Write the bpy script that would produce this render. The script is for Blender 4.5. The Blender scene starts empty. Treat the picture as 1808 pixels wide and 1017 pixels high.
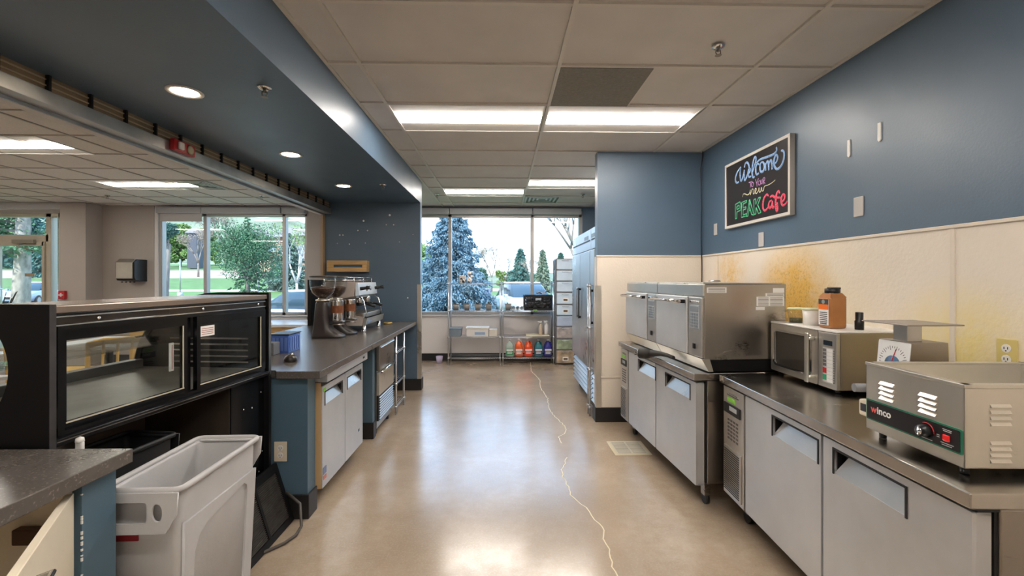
import bpy, bmesh, math, random
from mathutils import Vector, Matrix
random.seed(7)
PI = math.pi
SC = bpy.context.scene
COL = SC.collection

# ---------------------------------------------------------------- camera, sky, sun, exposure
cam_d = bpy.data.cameras.new('camera'); cam = bpy.data.objects.new('camera', cam_d); COL.objects.link(cam)
cam.location = (0, 0, 1.46); cam.rotation_euler = (PI/2, 0, -0.0222)
cam_d.sensor_width = 36; cam_d.lens = 783*36/1808; cam_d.shift_y = -14.5/1808
cam_d.clip_end = 600; cam_d.clip_start = 0.02
SC.camera = cam
SC.view_settings.view_transform = 'Standard'; SC.view_settings.look = 'None'
SC.view_settings.exposure = 1.65; SC.view_settings.gamma = 1; SC.view_settings.use_curve_mapping = False
W = bpy.data.worlds.new('sky'); SC.world = W; W.use_nodes = True
wn = W.node_tree.nodes; wl = W.node_tree.links
bg = wn['Background']; bg.inputs[1].default_value = 1.4
tc = wn.new('ShaderNodeTexCoord'); sp = wn.new('ShaderNodeSeparateXYZ'); cr = wn.new('ShaderNodeValToRGB')
wl.new(tc.outputs['Generated'], sp.inputs[0]); wl.new(sp.outputs[2], cr.inputs[0]); wl.new(cr.outputs[0], bg.inputs[0])
cr.color_ramp.elements[0].color = (0.66, 0.80, 0.95, 1); cr.color_ramp.elements[0].position = 0.0
cr.color_ramp.elements[1].color = (0.30, 0.52, 0.85, 1); cr.color_ramp.elements[1].position = 0.75
e = cr.color_ramp.elements.new(0.18); e.color = (0.52, 0.72, 1.0, 1)
sun_d = bpy.data.lights.new('sun', 'SUN'); sun_d.energy = 2.6; sun_d.angle = 0.02; sun_d.color = (1, .94, .85)
sun = bpy.data.objects.new('sun', sun_d); COL.objects.link(sun); sun.rotation_euler = (math.radians(48), 0, math.radians(-25))
LAMP = 14.0       # brightness of the troffer lenses
SPOT = 16.0       # brightness of the downlights

# ---------------------------------------------------------------- helpers
def lin(h):
    h = h.lstrip('#'); c = [int(h[i:i+2], 16)/255 for i in (0, 2, 4)]
    return tuple(x/12.92 if x <= .04045 else ((x+.055)/1.055)**2.4 for x in c)
class Nt:
    def __init__(s, m): s.m = m; s.n = m.node_tree.nodes; s.l = m.node_tree.links; s.b = s.n['Principled BSDF']
    def node(s, t, **k):
        n = s.n.new(t)
        for a, v in k.items(): setattr(n, a, v)
        return n
    def coord(s, scale=(1, 1, 1), kind='Object'):
        c = s.node('ShaderNodeTexCoord'); mp = s.node('ShaderNodeMapping'); mp.inputs['Scale'].default_value = scale
        s.l.new(c.outputs[kind], mp.inputs[0]); return mp.outputs[0]
    def noise(s, scale, detail=3, vec=None, rough=.5):
        n = s.node('ShaderNodeTexNoise'); n.inputs['Scale'].default_value = scale; n.inputs['Detail'].default_value = detail; n.inputs['Roughness'].default_value = rough
        s.l.new(vec if vec is not None else s.coord(), n.inputs['Vector']); return n.outputs['Fac']
    def ramp(s, fac, stops):
        r = s.node('ShaderNodeValToRGB'); s.l.new(fac, r.inputs[0]); e = r.color_ramp.elements
        e[0].position, e[0].color = stops[0][0], (*stops[0][1], 1); e[1].position, e[1].color = stops[-1][0], (*stops[-1][1], 1)
        for p, c in stops[1:-1]: q = e.new(p); q.color = (*c, 1)
        return r.outputs[0]
    def maprange(s, v, a, b, c, d):
        n = s.node('ShaderNodeMapRange'); s.l.new(v, n.inputs[0])
        for i, x in enumerate((a, b, c, d)): n.inputs[i+1].default_value = x
        return n.outputs[0]
    def math(s, op, a, b):
        n = s.node('ShaderNodeMath', operation=op)
        for i, x in enumerate((a, b)):
            if isinstance(x, (int, float)): n.inputs[i].default_value = x
            else: s.l.new(x, n.inputs[i])
        return n.outputs[0]
    def mix(s, f, a, b):
        n = s.node('ShaderNodeMix', data_type='RGBA')
        for i, x in ((0, f), (6, a), (7, b)):
            if isinstance(x, (int, float)): n.inputs[i].default_value = x
            elif isinstance(x, tuple): n.inputs[i].default_value = (*x, 1)
            else: s.l.new(x, n.inputs[i])
        return n.outputs[2]
    def bump(s, h, strength=.2, dist=.01):
        n = s.node('ShaderNodeBump'); n.inputs['Strength'].default_value = strength; n.inputs['Distance'].default_value = dist
        s.l.new(h, n.inputs['Height']); s.l.new(n.outputs[0], s.b.inputs['Normal'])
def mat(name, col, rough=.5, metal=0, var=0.0, vscale=6, bump=0, bscale=40, vec=(1, 1, 1), spec=None, emit=0, rvar=0):
    m = bpy.data.materials.new(name); m.use_nodes = True; t = Nt(m)
    c = lin(col) if isinstance(col, str) else col
    t.b.inputs['Base Color'].default_value = (*c, 1); t.b.inputs['Roughness'].default_value = rough; t.b.inputs['Metallic'].default_value = metal
    if spec is not None: t.b.inputs['Specular IOR Level'].default_value = spec
    if var or rvar:
        f = t.noise(vscale, 4, t.coord(vec))
    if var:
        t.l.new(t.ramp(f, [(.25, tuple(x*(1-var) for x in c)), (.75, tuple(min(1, x*(1+var)) for x in c))]), t.b.inputs['Base Color'])
    if rvar: t.l.new(t.maprange(f, .3, .7, max(.02, rough-rvar), rough+rvar), t.b.inputs['Roughness'])
    if bump: t.bump(t.noise(bscale, 3, t.coord(vec)), bump)
    if emit:
        t.b.inputs['Emission Color'].default_value = (*c, 1); t.b.inputs['Emission Strength'].default_value = emit
    return m
def glassmat(name, tint=(1, 1, 1), refl=1.0, rough=0.0):
    m = bpy.data.materials.new(name); m.use_nodes = True; n = m.node_tree.nodes; l = m.node_tree.links
    n.remove(n['Principled BSDF']); out = n['Material Output']
    tr = n.new('ShaderNodeBsdfTransparent'); tr.inputs[0].default_value = (*tint, 1)
    gl = n.new('ShaderNodeBsdfGlossy'); gl.inputs['Roughness'].default_value = rough
    fr = n.new('ShaderNodeLayerWeight'); fr.inputs[0].default_value = .5       # Schlick's curve on both sides of the pane
    pw = n.new('ShaderNodeMath'); pw.operation = 'POWER'; pw.inputs[1].default_value = 5; l.new(fr.outputs['Facing'], pw.inputs[0])
    ml = n.new('ShaderNodeMath'); ml.operation = 'MULTIPLY_ADD'; ml.inputs[1].default_value = .9*refl; ml.inputs[2].default_value = .035*refl; l.new(pw.outputs[0], ml.inputs[0])
    mx = n.new('ShaderNodeMixShader'); l.new(ml.outputs[0], mx.inputs[0]); l.new(tr.outputs[0], mx.inputs[1]); l.new(gl.outputs[0], mx.inputs[2]); l.new(mx.outputs[0], out.inputs[0])
    return m

class MB:
    def __init__(s): s.bm = bmesh.new(); s.mi = 0
    def _mi(s, fs):
        for f in fs: f.material_index = s.mi
    def box(s, x0, x1, y0, y1, z0, z1, bev=0, M=None, seg=2):
        r = bmesh.ops.create_cube(s.bm, size=1)
        vs = r['verts']
        m = Matrix.Translation(((x0+x1)/2, (y0+y1)/2, (z0+z1)/2)) @ Matrix.Diagonal((abs(x1-x0), abs(y1-y0), abs(z1-z0), 1))
        bmesh.ops.transform(s.bm, matrix=m, verts=vs)
        fs = set(f for v in vs for f in v.link_faces)
        if bev:
            es = list(set(e for v in vs for e in v.link_edges))
            rr = bmesh.ops.bevel(s.bm, geom=es, offset=min(bev, .49*min(abs(x1-x0), abs(y1-y0), abs(z1-z0))), segments=seg, affect='EDGES', profile=.5)
            fs = set(rr['faces']) | set(f for v in rr['verts'] for f in v.link_faces)
            vs = list(set(v for f in fs for v in f.verts))
        s._mi(fs)
        if M is not None: bmesh.ops.transform(s.bm, matrix=M, verts=vs)
        return s
    def ring(s, c, u, v, r, n): return [s.bm.verts.new(c + u*(r*math.cos(2*PI*i/n)) + v*(r*math.sin(2*PI*i/n))) for i in range(n)]
    def _skin(s, rings, caps=True, closed=False):
        fs = []; n = len(rings[0])
        for a, b in zip(rings, rings[1:] + ([rings[0]] if closed else [])):
            for i in range(n): fs.append(s.bm.faces.new((a[i], a[(i+1) % n], b[(i+1) % n], b[i])))
        if caps and not closed:
            fs.append(s.bm.faces.new(list(reversed(rings[0])))); fs.append(s.bm.faces.new(rings[-1]))
        for f in fs: f.smooth = len(f.verts) == 4
        s._mi(fs)
    def cyl(s, p0, p1, r0, r1=None, n=16, caps=True):
        return s.tube([p0, p1], [r0, r0 if r1 is None else r1], n, caps)
    def tube(s, pts, r, n=8, caps=True, closed=False):
        P = [Vector(p) for p in pts]; R = r if isinstance(r, (list, tuple)) else [r]*len(P); rings = []; up = None
        for i, p in enumerate(P):
            a = P[i-1] if (i or closed) else p; b = P[(i+1) % len(P)] if (i < len(P)-1 or closed) else p
            d = (b-a).normalized() if (b-a).length > 1e-9 else Vector((0, 0, 1))
            if up is None: up = Vector((0, 0, 1)) if abs(d.z) < .9 else Vector((1, 0, 0))
            u = d.cross(up)
            if u.length < 1e-4: u = d.cross(Vector((0, 1, 0)))
            u.normalize(); v = d.cross(u).normalized(); up = -v if v.dot(up) < 0 else v
            rings.append(s.ring(p, u, d.cross(u).normalized(), R[i], n))
        s._skin(rings, caps, closed); return s
    def lathe(s, prof, c=(0, 0, 0), n=24, caps=True, M=None):
        c = Vector(c); rings = []
        for r, z in prof: rings.append([s.bm.verts.new(c + Vector((r*math.cos(2*PI*i/n), r*math.sin(2*PI*i/n), z))) for i in range(n)])
        s._skin(rings, caps)
        if M is not None: bmesh.ops.transform(s.bm, matrix=M, verts=[v for r in rings for v in r])
        return s
    def prism(s, poly, axis, a0, a1, bev=0):
        def p3(p, a): return {'x': (a, p[0], p[1]), 'y': (p[0], a, p[1]), 'z': (p[0], p[1], a)}[axis]
        A = [s.bm.verts.new(p3(p, a0)) for p in poly]; B = [s.bm.verts.new(p3(p, a1)) for p in poly]; n = len(A)
        fs = [s.bm.faces.new(A), s.bm.faces.new(list(reversed(B)))]
        for i in range(n): fs.append(s.bm.faces.new((A[i], B[i], B[(i+1) % n], A[(i+1) % n])))
        s._mi(fs); bmesh.ops.recalc_face_normals(s.bm, faces=fs); return s
    def hexa(s, b, t):
        """eight corners: b = 4 bottom points, t = 4 top points"""
        A = [s.bm.verts.new(p) for p in b]; B = [s.bm.verts.new(p) for p in t]
        fs = [s.bm.faces.new(A), s.bm.faces.new(list(reversed(B)))]
        for i in range(4): fs.append(s.bm.faces.new((A[i], B[i], B[(i+1) % 4], A[(i+1) % 4])))
        s._mi(fs); bmesh.ops.recalc_face_normals(s.bm, faces=fs); return s
    def sphere(s, c, r, sc=(1, 1, 1), n=16):
        rr = bmesh.ops.create_uvsphere(s.bm, u_segments=n, v_segments=max(6, n//2), radius=r)
        bmesh.ops.transform(s.bm, matrix=Matrix.Translation(c) @ Matrix.Diagonal((*sc, 1)), verts=rr['verts'])
        fs = set(f for v in rr['verts'] for f in v.link_faces)
        for f in fs: f.smooth = True
        s._mi(fs); return s
    def quad(s, *p):
        f = s.bm.faces.new([s.bm.verts.new(q) for q in p]); s._mi([f]); return s
    def plate(s, outer, holes, th, M):
        """2D outline with holes, thickness th along local z, then matrix M"""
        cu = bpy.data.curves.new('t', 'CURVE'); cu.dimensions = '2D'; cu.fill_mode = 'BOTH'; cu.extrude = th/2
        for L in [outer] + holes:
            sp_ = cu.splines.new('POLY'); sp_.points.add(len(L)-1); sp_.use_cyclic_u = True
            for q, p in zip(sp_.points, L): q.co = (p[0], p[1], 0, 1)
        o = bpy.data.objects.new('t', cu); me = bpy.data.meshes.new_from_object(o)
        bpy.data.objects.remove(o); bpy.data.curves.remove(cu)
        k = len(s.bm.verts); kf = len(s.bm.faces); s.bm.from_mesh(me); s.bm.verts.ensure_lookup_table(); s.bm.faces.ensure_lookup_table()
        bmesh.ops.transform(s.bm, matrix=M, verts=s.bm.verts[k:]); s._mi(s.bm.faces[kf:]); bpy.data.meshes.remove(me)
        return s
    def text(s, txt, size, M, ext=.0006, bold=0, align='LEFT'):
        cu = bpy.data.curves.new('t', 'FONT'); cu.body = txt; cu.size = size; cu.extrude = ext; cu.offset = bold; cu.align_x = align
        o = bpy.data.objects.new('t', cu); COL.objects.link(o); bpy.context.view_layer.update()
        me = bpy.data.meshes.new_from_object(o.evaluated_get(bpy.context.evaluated_depsgraph_get()))
        k = len(s.bm.verts); kf = len(s.bm.faces); s.bm.from_mesh(me); s.bm.verts.ensure_lookup_table(); s.bm.faces.ensure_lookup_table()
        bmesh.ops.transform(s.bm, matrix=M, verts=s.bm.verts[k:]); s._mi(s.bm.faces[kf:])
        bpy.data.objects.remove(o); bpy.data.curves.remove(cu); bpy.data.meshes.remove(me); return s
    def to(s, name, m, parent=None, smooth=False, label=None):
        me = bpy.data.meshes.new(name); s.bm.to_mesh(me); s.bm.free()
        for x in (m if isinstance(m, (list, tuple)) else [m]): me.materials.append(x)
        if smooth:
            for p in me.polygons: p.use_smooth = True
        o = bpy.data.objects.new(name, me); COL.objects.link(o)
        if parent: o.parent = parent
        if label: o['label'] = label
        return o
def frame(x, y, z, u, v):
    """matrix taking local x,y,z to world: local x -> u, local y -> v"""
    u = Vector(u).normalized(); v = Vector(v).normalized(); w = u.cross(v)
    m = Matrix.Identity(4)
    for i in range(3): m[i][0] = u[i]; m[i][1] = v[i]; m[i][2] = w[i]; m[i][3] = (x, y, z)[i]
    return m
def thing(name, label, cat, loc=(0, 0, 0), rz=0, group=None):
    o = bpy.data.objects.new(name, None); o.empty_display_size = .05; COL.objects.link(o); o.location = loc; o.rotation_euler = (0, 0, rz)
    o['label'] = label; o['category'] = cat
    if group: o['group'] = group
    return o
def tag(o, label, cat, group=None):
    o['label'] = label; o['category'] = cat
    if group: o['group'] = group
    return o
def struct(o, label=None):
    o['kind'] = 'structure'
    if label: o['label'] = label
    return o
def copy_tree(o, parent=None):
    c = o.copy(); COL.objects.link(c); c.parent = parent
    for ch in [x for x in bpy.data.objects if x.parent == o]: copy_tree(ch, c)
    return c
def dup(o, label, loc, rz=None, group=None, sc=None):
    c = copy_tree(o); c.location = loc; c['label'] = label
    if rz is not None: c.rotation_euler = (0, 0, rz)
    if group: c['group'] = group
    if sc: c.scale = (sc, sc, sc) if isinstance(sc, (int, float)) else sc
    return c
def circle(cx, cy, r, n=40, a0=0, a1=2*PI): return [(cx+r*math.cos(a0+(a1-a0)*i/n), cy+r*math.sin(a0+(a1-a0)*i/n)) for i in range(n)]
def rrect(x0, y0, x1, y1, r, k=5):
    out = []
    for cx, cy, a in ((x1-r, y0+r, -PI/2), (x1-r, y1-r, 0), (x0+r, y1-r, PI/2), (x0+r, y0+r, PI)):
        out += [(cx+r*math.cos(a+PI/2*i/k), cy+r*math.sin(a+PI/2*i/k)) for i in range(k+1)]
    return out

# ---------------------------------------------------------------- materials
blue = mat('blue wall paint', (.076, .127, .188), .42, var=.05, vscale=2, bump=.06, bscale=90, rvar=.05, spec=.85)
bluecab = mat('blue cabinet paint', (.075, .135, .185), .4, var=.05, vscale=4)
tan = mat('taupe wall paint', (.38, .34, .31), .6, var=.03, vscale=2)
lightwall = mat('pale grey wall paint', (.70, .66, .64), .55, var=.03, vscale=2)
tilem = mat('ceiling tile', (.61, .58, .55), .85, var=.06, vscale=3, bump=.12, bscale=160)
tile2 = mat('dining ceiling tile', (.66, .62, .58), .9, var=.08, vscale=60, bump=.25, bscale=120)
gridm = mat('ceiling grid paint', (.62, .58, .52), .45)
greytile = mat('grey fabric tile', (.22, .21, .19), .95, var=.12, vscale=60, bump=.2, bscale=200)
black = mat('black plastic', (.009, .009, .010), .38, spec=.4)
blackm = mat('satin black metal', (.005, .005, .006), .2, var=.2, vscale=5, rvar=.06, spec=.35)
blackd = mat('black laminate', (.006, .0055, .006), .42, var=.2, vscale=8, spec=.3)
brown = mat('smoked dark panel', (.055, .043, .034), .18, var=.35, vscale=3, rvar=.08)
basem = mat('black cove base', (.012, .011, .012), .45, var=.2)
white = mat('white plastic', (.78, .76, .72), .4)
almond = mat('almond plastic', (.70, .62, .48), .4)
cream = mat('cream laminate', (.72, .64, .50), .45, var=.04)
binm = mat('light grey bin plastic', (.47, .465, .465), .5, var=.06, vscale=9, bump=.05, bscale=70)
wood = mat('light oak', (.52, .33, .14), .45, var=.25, vscale=5, vec=(1, 12, 12))
wood2 = mat('yellow beech', (.62, .38, .10), .4, var=.2, vscale=4, vec=(6, 6, 1))
chrome = mat('chrome', (.75, .74, .73), .12, 1)
wire = mat('zinc wire', (.55, .56, .58), .28, .9)
alum = mat('aluminium frame', (.42, .41, .39), .4, .6, var=.05)
galv = mat('galvanised beam steel', (.42, .43, .43), .38, .85, var=.25, vscale=7, rvar=.1)
bronze = mat('bronze guide', (.30, .22, .14), .4, .5, var=.15, vscale=9)
red = mat('red enamel', (.45, .015, .02), .35)
paper = mat('paper sticker', (.86, .85, .83), .6)
ink = mat('ink', (.03, .03, .035), .6)
orange_dirt = None
def steel(name, col=(.56, .54, .51), rough=.30, v=(1, 1, 30), met=1.0):
    m = bpy.data.materials.new(name); m.use_nodes = True; t = Nt(m)
    t.b.inputs['Metallic'].default_value = 1
    f = t.noise(2.2, 5, t.coord((1, 1, 1)), .6); g = t.noise(30, 3, t.coord(v))
    t.l.new(t.ramp(f, [(.3, tuple(x*.82 for x in col)), (.7, col)]), t.b.inputs['Base Color'])
    t.l.new(t.math('ADD', t.maprange(f, .3, .7, rough-.06, rough+.10), t.maprange(g, .3, .7, -.01, .02)), t.b.inputs['Roughness'])
    t.b.inputs['Metallic'].default_value = met; t.bump(g, .010, .002); return m
ss = steel('brushed stainless', (.66, .64, .61), .32, met=.9); ssd = steel('dark stainless', (.42, .38, .34), .30); ssw = steel('warm stainless', (.72, .68, .60), .30, met=.88)
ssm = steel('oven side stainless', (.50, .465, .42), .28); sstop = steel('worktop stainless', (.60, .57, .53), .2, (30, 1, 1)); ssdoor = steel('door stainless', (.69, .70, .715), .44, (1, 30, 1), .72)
# polished concrete floor
fl = bpy.data.materials.new('polished concrete'); fl.use_nodes = True; t = Nt(fl)
n1 = t.noise(1.3, 6, None, .62); n2 = t.noise(14, 5, None, .7); n3 = t.noise(90, 2)
c1 = t.ramp(n1, [(.28, (.29, .215, .15)), (.5, (.39, .305, .225)), (.72, (.50, .405, .31))])
c2 = t.mix(t.maprange(n2, .35, .7, 0, .55), c1, (.33, .235, .15)); c3 = t.mix(t.maprange(n3, .5, .75, 0, .22), c2, (.60, .50, .38))
t.l.new(c3, t.b.inputs['Base Color']); t.l.new(t.maprange(n2, .3, .7, .13, .26), t.b.inputs['Roughness']); t.b.inputs['Specular IOR Level'].default_value = .6; t.b.inputs['Coat Weight'].default_value = .6; t.b.inputs['Coat Roughness'].default_value = .2
t.bump(n1, .05, .01)
# speckled dark laminate
lam = bpy.data.materials.new('dark speckled laminate'); lam.use_nodes = True; t = Nt(lam)
n1 = t.noise(16, 6); n2 = t.noise(120, 2)
t.l.new(t.mix(t.maprange(n2, .58, .72, 0, .6), t.ramp(n1, [(.3, (.088, .078, .070)), (.7, (.106, .095, .086))]), (.24, .21, .18)), t.b.inputs['Base Color'])
t.b.inputs['Roughness'].default_value = .27
# wall panel with food stains
frp = bpy.data.materials.new('cream wall panel'); frp.use_nodes = True; t = Nt(frp)
geo = t.node('ShaderNodeNewGeometry')
def spot(c, rad, p=1.0):
    v = t.node('ShaderNodeVectorMath', operation='DISTANCE'); t.l.new(geo.outputs['Position'], v.inputs[0]); v.inputs[1].default_value = c
    return t.maprange(v.outputs['Value'], 0, rad, p, 0)
ns = t.noise(9, 5, geo.outputs['Position'], .7); nf = t.noise(70, 3, geo.outputs['Position'], .7)
base = t.ramp(t.noise(2, 3), [(.3, (.72, .64, .545)), (.7, (.78, .70, .60))])
a = t.math('MULTIPLY', spot((2.05, 3.12, 1.30), .48, 1.6), t.maprange(ns, .30, .6, .6, 1.05))
a2 = t.math('MULTIPLY', spot((2.05, 3.98, 1.50), .33, .9), t.maprange(ns, .35, .6, .2, 1)); a3 = t.math('MAXIMUM', a, a2)
b1 = t.math('MULTIPLY', spot((2.05, 1.95, 1.08), .42, 1.2), t.maprange(ns, .3, .6, .4, 1)); b2 = t.math('MULTIPLY', spot((2.05, 2.9, 1.2), .7, .35), t.maprange(ns, .3, .6, .4, 1))
c = t.mix(t.math('MINIMUM', t.math('MAXIMUM', b1, b2), .8), base, (.78, .62, .20)); c = t.mix(t.math('MINIMUM', a3, .9), c, (.72, .42, .06))
c = t.mix(t.math('MULTIPLY', t.math('MULTIPLY', t.math('MINIMUM', a3, 1.0), t.maprange(nf, .52, .62, 0, 1)), .4), c, (.22, .12, .04))
t.l.new(c, t.b.inputs['Base Color']); t.b.inputs['Roughness'].default_value = .38; t.bump(t.noise(55, 3), .35, .006)
def led(name, c, s):
    m = mat(name, c, .5); b = m.node_tree.nodes['Principled BSDF']; b.inputs['Emission Color'].default_value = (*c, 1); b.inputs['Emission Strength'].default_value = s; return m
lens = led('troffer lens', (1, .935, .865), LAMP); lens2 = led('dining troffer lens', (1, .92, .82), LAMP); spotm = led('downlight lens', (1, .80, .58), SPOT)
winglass = glassmat('window glass', (.93, .97, .98), .9); clear = glassmat('clear glass', (.97, .98, .97), 1.0); caseglass = glassmat('case glass', (.95, .97, .96), 1.0)
plastic_clear = glassmat('clear plastic', (.93, .95, .95), 1.4, .10)
beans = mat('coffee beans', (.055, .022, .010), .4, var=.6, vscale=70, bump=.9, bscale=70)
grounds = mat('ground coffee', (.16, .05, .015), .8, var=.3, vscale=40)

# ================================================================ THE SETTING
CZ = 2.777
FY = 8.05                                                         # inner face of the glazed facade
XW = 2.07
struct(MB().box(-12, 2.3, -3.2, 8.3, -.15, 0).to('floor', fl), 'polished tan concrete floor')
ck = None
CR = [[(.502, 7.82), (.463, 7.10), (.55, 6.43), (.513, 5.99), (.558, 5.46), (.528, 4.93), (.609, 4.50), (.625, 4.31), (.588, 4.19), (.518, 4.107), (.53, 3.95)],
      [(.531, 3.635), (.461, 3.40), (.452, 3.275), (.468, 3.12), (.464, 3.0), (.492, 2.916), (.546, 2.833), (.546, 2.732), (.584, 2.637), (.596, 2.57), (.572, 2.487), (.58, 2.389), (.565, 2.28), (.565, 2.17), (.60, 1.9), (.58, 1.5)]]
crackm = mat('pale crack filler', (.72, .62, .42), .5)
rnd = random.Random(3)
for L in CR:
    P = []
    for (ax, ay), (bx, by) in zip(L, L[1:]):
        k = max(2, int(abs(by-ay)/.035))
        for i in range(k):
            f = i/k; P.append((ax+(bx-ax)*f+rnd.uniform(-.008, .008), ay+(by-ay)*f))
    P.append(L[-1]); m = MB(); a = [m.bm.verts.new((x-.0036, y, .0012)) for x, y in P]; b = [m.bm.verts.new((x+.0036, y, .0012)) for x, y in P]
    for i in range(len(P)-1): m.bm.faces.new((a[i], b[i], b[i+1], a[i+1]))
    o = m.to('crack_filler', crackm, bpy.data.objects['floor'], label='pale filled crack line')

# ceiling: tiles above, T-bar grid below
cl = struct(MB().box(-12, 2.3, -3.2, 8.3, CZ+.012, CZ+.16).to('ceiling', tilem), 'suspended ceiling of pale tiles')
g = MB(); T = .012
for x in (-.868, .351, 1.570): g.box(x-T, x+T, -3, FY, CZ-.002, CZ+.014)
for k in range(-8, 10): g.box(-1.08, XW, 2.118+.6096*k-T, 2.118+.6096*k+T, CZ-.001, CZ+.014)
g.box(.95-T*.6, .95+T*.6, 2.7376, 3.345, CZ-.001, CZ+.014); g.box(XW-.022, XW, -3, FY, CZ-.002, CZ+.014); g.box(-1.08, -1.058, -3, FY, CZ-.002, CZ+.014)
g.to('ceiling_grid', gridm, cl)
m = MB().box(-12, -2.40, -3.2, FY, CZ+.008, CZ+.0119); m.to('dining_tile_field', tile2, cl)
g = MB()
for k in range(17): g.box(-2.742-.6096*k-T*.8, -2.742-.6096*k+T*.8, -3, FY, CZ-.001, CZ+.014)
for k in range(-12, 7): g.box(-12, -2.4, 4.149+.6096*k-T*.8, 4.149+.6096*k+T*.8, CZ, CZ+.014)
g.to('ceiling_grid', mat('dining grid paint', (.42, .38, .34), .5), cl)
struct(MB().box(.364, .944, 2.742, 3.341, CZ-.004, CZ+.012).to('trim_1', greytile, None), 'square grey fabric ceiling panel among the pale tiles')

# walls
struct(MB().box(XW, 2.3, -3.2, 8.3, 0, CZ+.02).to('wall_right', blue), 'blue painted right wall')
struct(MB().box(-12, 2.3, -3.4, -3.0, 0, CZ+.02).to('wall_back', lightwall))
struct(MB().box(-12.2, -12, -3.2, 8.3, 0, CZ+.02).to('wall_left', lightwall))
struct(MB().box(.98, XW, 4.54, 4.66, 0, CZ).to('wall_partition', blue), 'blue stub wall beside the tall refrigerators')
struct(MB().box(-2.36, -1.085, 5.9, 6.02, 0, CZ).to('wall_end', blue), 'dark blue end wall behind the coffee counter')
struct(MB().box(-2.40, -1.08, -3, 5.9, 2.48, CZ).to('wall_soffit', blue), 'deep blue painted soffit over the counter')
# wall panelling
w = MB()
for y0, y1 in ((4.20, 4.53), (1.99, 4.195), (-.45, 1.98), (-3, -.46)): w.box(XW-.006, XW, y0, y1, .12, 1.70)
w.box(.972, 2.064, 4.532, 4.54, .15, 1.70); w.box(.972, .98, 4.532, 4.66, .15, 1.70)
pan = struct(w.to('trim_2', frp), 'cream pebbled wall panelling')
w = MB().box(XW-.014, XW, -3, 4.53, 1.695, 1.712, .003).box(.965, 2.064, 4.526, 4.54, 1.695, 1.712, .003).box(.965, 2.064, 4.527, 4.54, .452, .462, .003)
for y in (1.985, -.455): w.box(XW-.012, XW, y-.012, y+.012, .12, 1.70, .003)
w.box(XW-.016, XW-.004, 4.518, 4.532, .12, 1.7)
w.to('panel_batten', mat('panel batten', (.70, .62, .52), .4), pan)
struct(MB().box(.955, 2.06, 4.522, 4.54, 0, .15, .004).box(.955, .98, 4.522, 4.675, 0, .15, .004).to('baseboard_partition', basem))
struct(MB().box(-1.30, -1.068, 5.885, 5.9, 0, .15, .004).box(-1.085, -1.068, 5.885, 6.035, 0, .15, .004).box(-2.2, -1.3, 5.885, 5.9, 0, .15, .004).to('baseboard_end', basem))
struct(MB().box(-12, XW, FY-.016, FY, 0, .13, .004).to('baseboard_far', basem))
# corner guards
for nm, lb, x0, y0, sx in (('corner_guard', 'stainless corner guard on the stub wall by the tall refrigerators', .965, 4.527, 1), ('corner_guard', 'stainless corner guard on the end wall at the coffee counter', -1.075, 5.893, -1)):
    o = MB().box(x0, x0+sx*.05, y0-.003, y0, .15, 1.40).box(x0-.003*sx, x0, y0-.003, y0+.05, .15, 1.40).to(nm, ssw)
    tag(o, lb, 'corner guard')

# facade: piers, sill wall and head, then the glazing
WZ0, WZ1 = .826, 2.648
struct(MB().box(-6.147, 1.458, FY, FY+.2, 0, WZ0).box(-6.147, 1.458, FY, FY+.2, WZ1, CZ+.02).box(1.458, 2.3, FY, FY+.2, 0, CZ+.02).box(-3.50, -1.75, FY, FY+.2, WZ0, WZ1)
       .box(-7.25, -6.147, FY, FY+.2, 0, CZ+.02).box(-12, -7.25, FY, FY+.2, 2.64, CZ+.02).box(-12, -9.9, FY, FY+.2, 0, 2.64).to('wall_far', lightwall), 'pale facade wall with windows')
struct(MB().box(-7.53, -7.10, 7.72, FY, 0, CZ).to('wall_pier', tan), 'taupe pier by the entrance')
struct(MB().box(-7.10, -6.20, FY-.012, FY, 0, CZ).to('trim_3', tan), 'taupe wall beside the pier')
struct(MB().box(-3.505, -2.30, FY-.012, FY, 0, CZ).to('trim_4', tan), 'taupe wall right of the dining windows')
struct(MB().box(1.46, XW, FY-.012, FY, .13, CZ).box(-1.75, 1.46, FY-.012, FY, WZ1+.06, CZ).to('trim_5', blue), 'blue paint around the kitchen window')
alf = mat('window frame metal', (.40, .385, .36), .42, .4)
def window(n, x0, x1, mulls, lb, cas=True):
    w = MB(); t = .03
    for x in [x0+t] + mulls + [x1-t]: w.box(x-t, x+t, FY+.03, FY+.13, WZ0, WZ1, .004)
    w.box(x0, x1, FY+.03, FY+.13, WZ0, WZ0+.05, .004).box(x0, x1, FY+.03, FY+.13, WZ1-.05, WZ1, .004)
    o = struct(w.to('window_%d' % n, alf), lb)
    MB().box(x0+.02, x1-.02, FY+.075, FY+.083, WZ0+.02, WZ1-.02).to('glass', winglass, o)
    MB().box(x0-.02, x1+.02, FY-.03, FY+.03, WZ0-.025, WZ0, .004).to('window_sill', mat('sill', (.62, .60, .57), .4), o)
    return o
window(1, -1.75, 1.458, [-.949, .549], 'wide kitchen window with two mullions')
window(2, -6.147, -3.50, [-5.33, -3.93], 'wide dining window with two mullions')
shm = mat('roller shade fabric', (.48, .47, .46), .8)
def cassette(x0, x1, lb, drop=0):
    t_ = thing('roller_shade', lb, 'roller shade', ((x0+x1)/2, FY-.05, WZ1))
    h = (x1-x0)/2-.006
    MB().box(-h, h, -.04, .045, -.01, .10, .01).to('cassette', mat('shade cassette', (.40, .41, .42), .45), t_)
    if drop: MB().box(-h+.02, h-.02, .03, .033, -drop, 0).box(-h+.02, h-.02, .024, .039, -drop-.02, -drop, .004).to('shade', shm, t_)
cassette(-1.75, -.949, 'grey shade cassette at the left of the kitchen window head')
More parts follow.
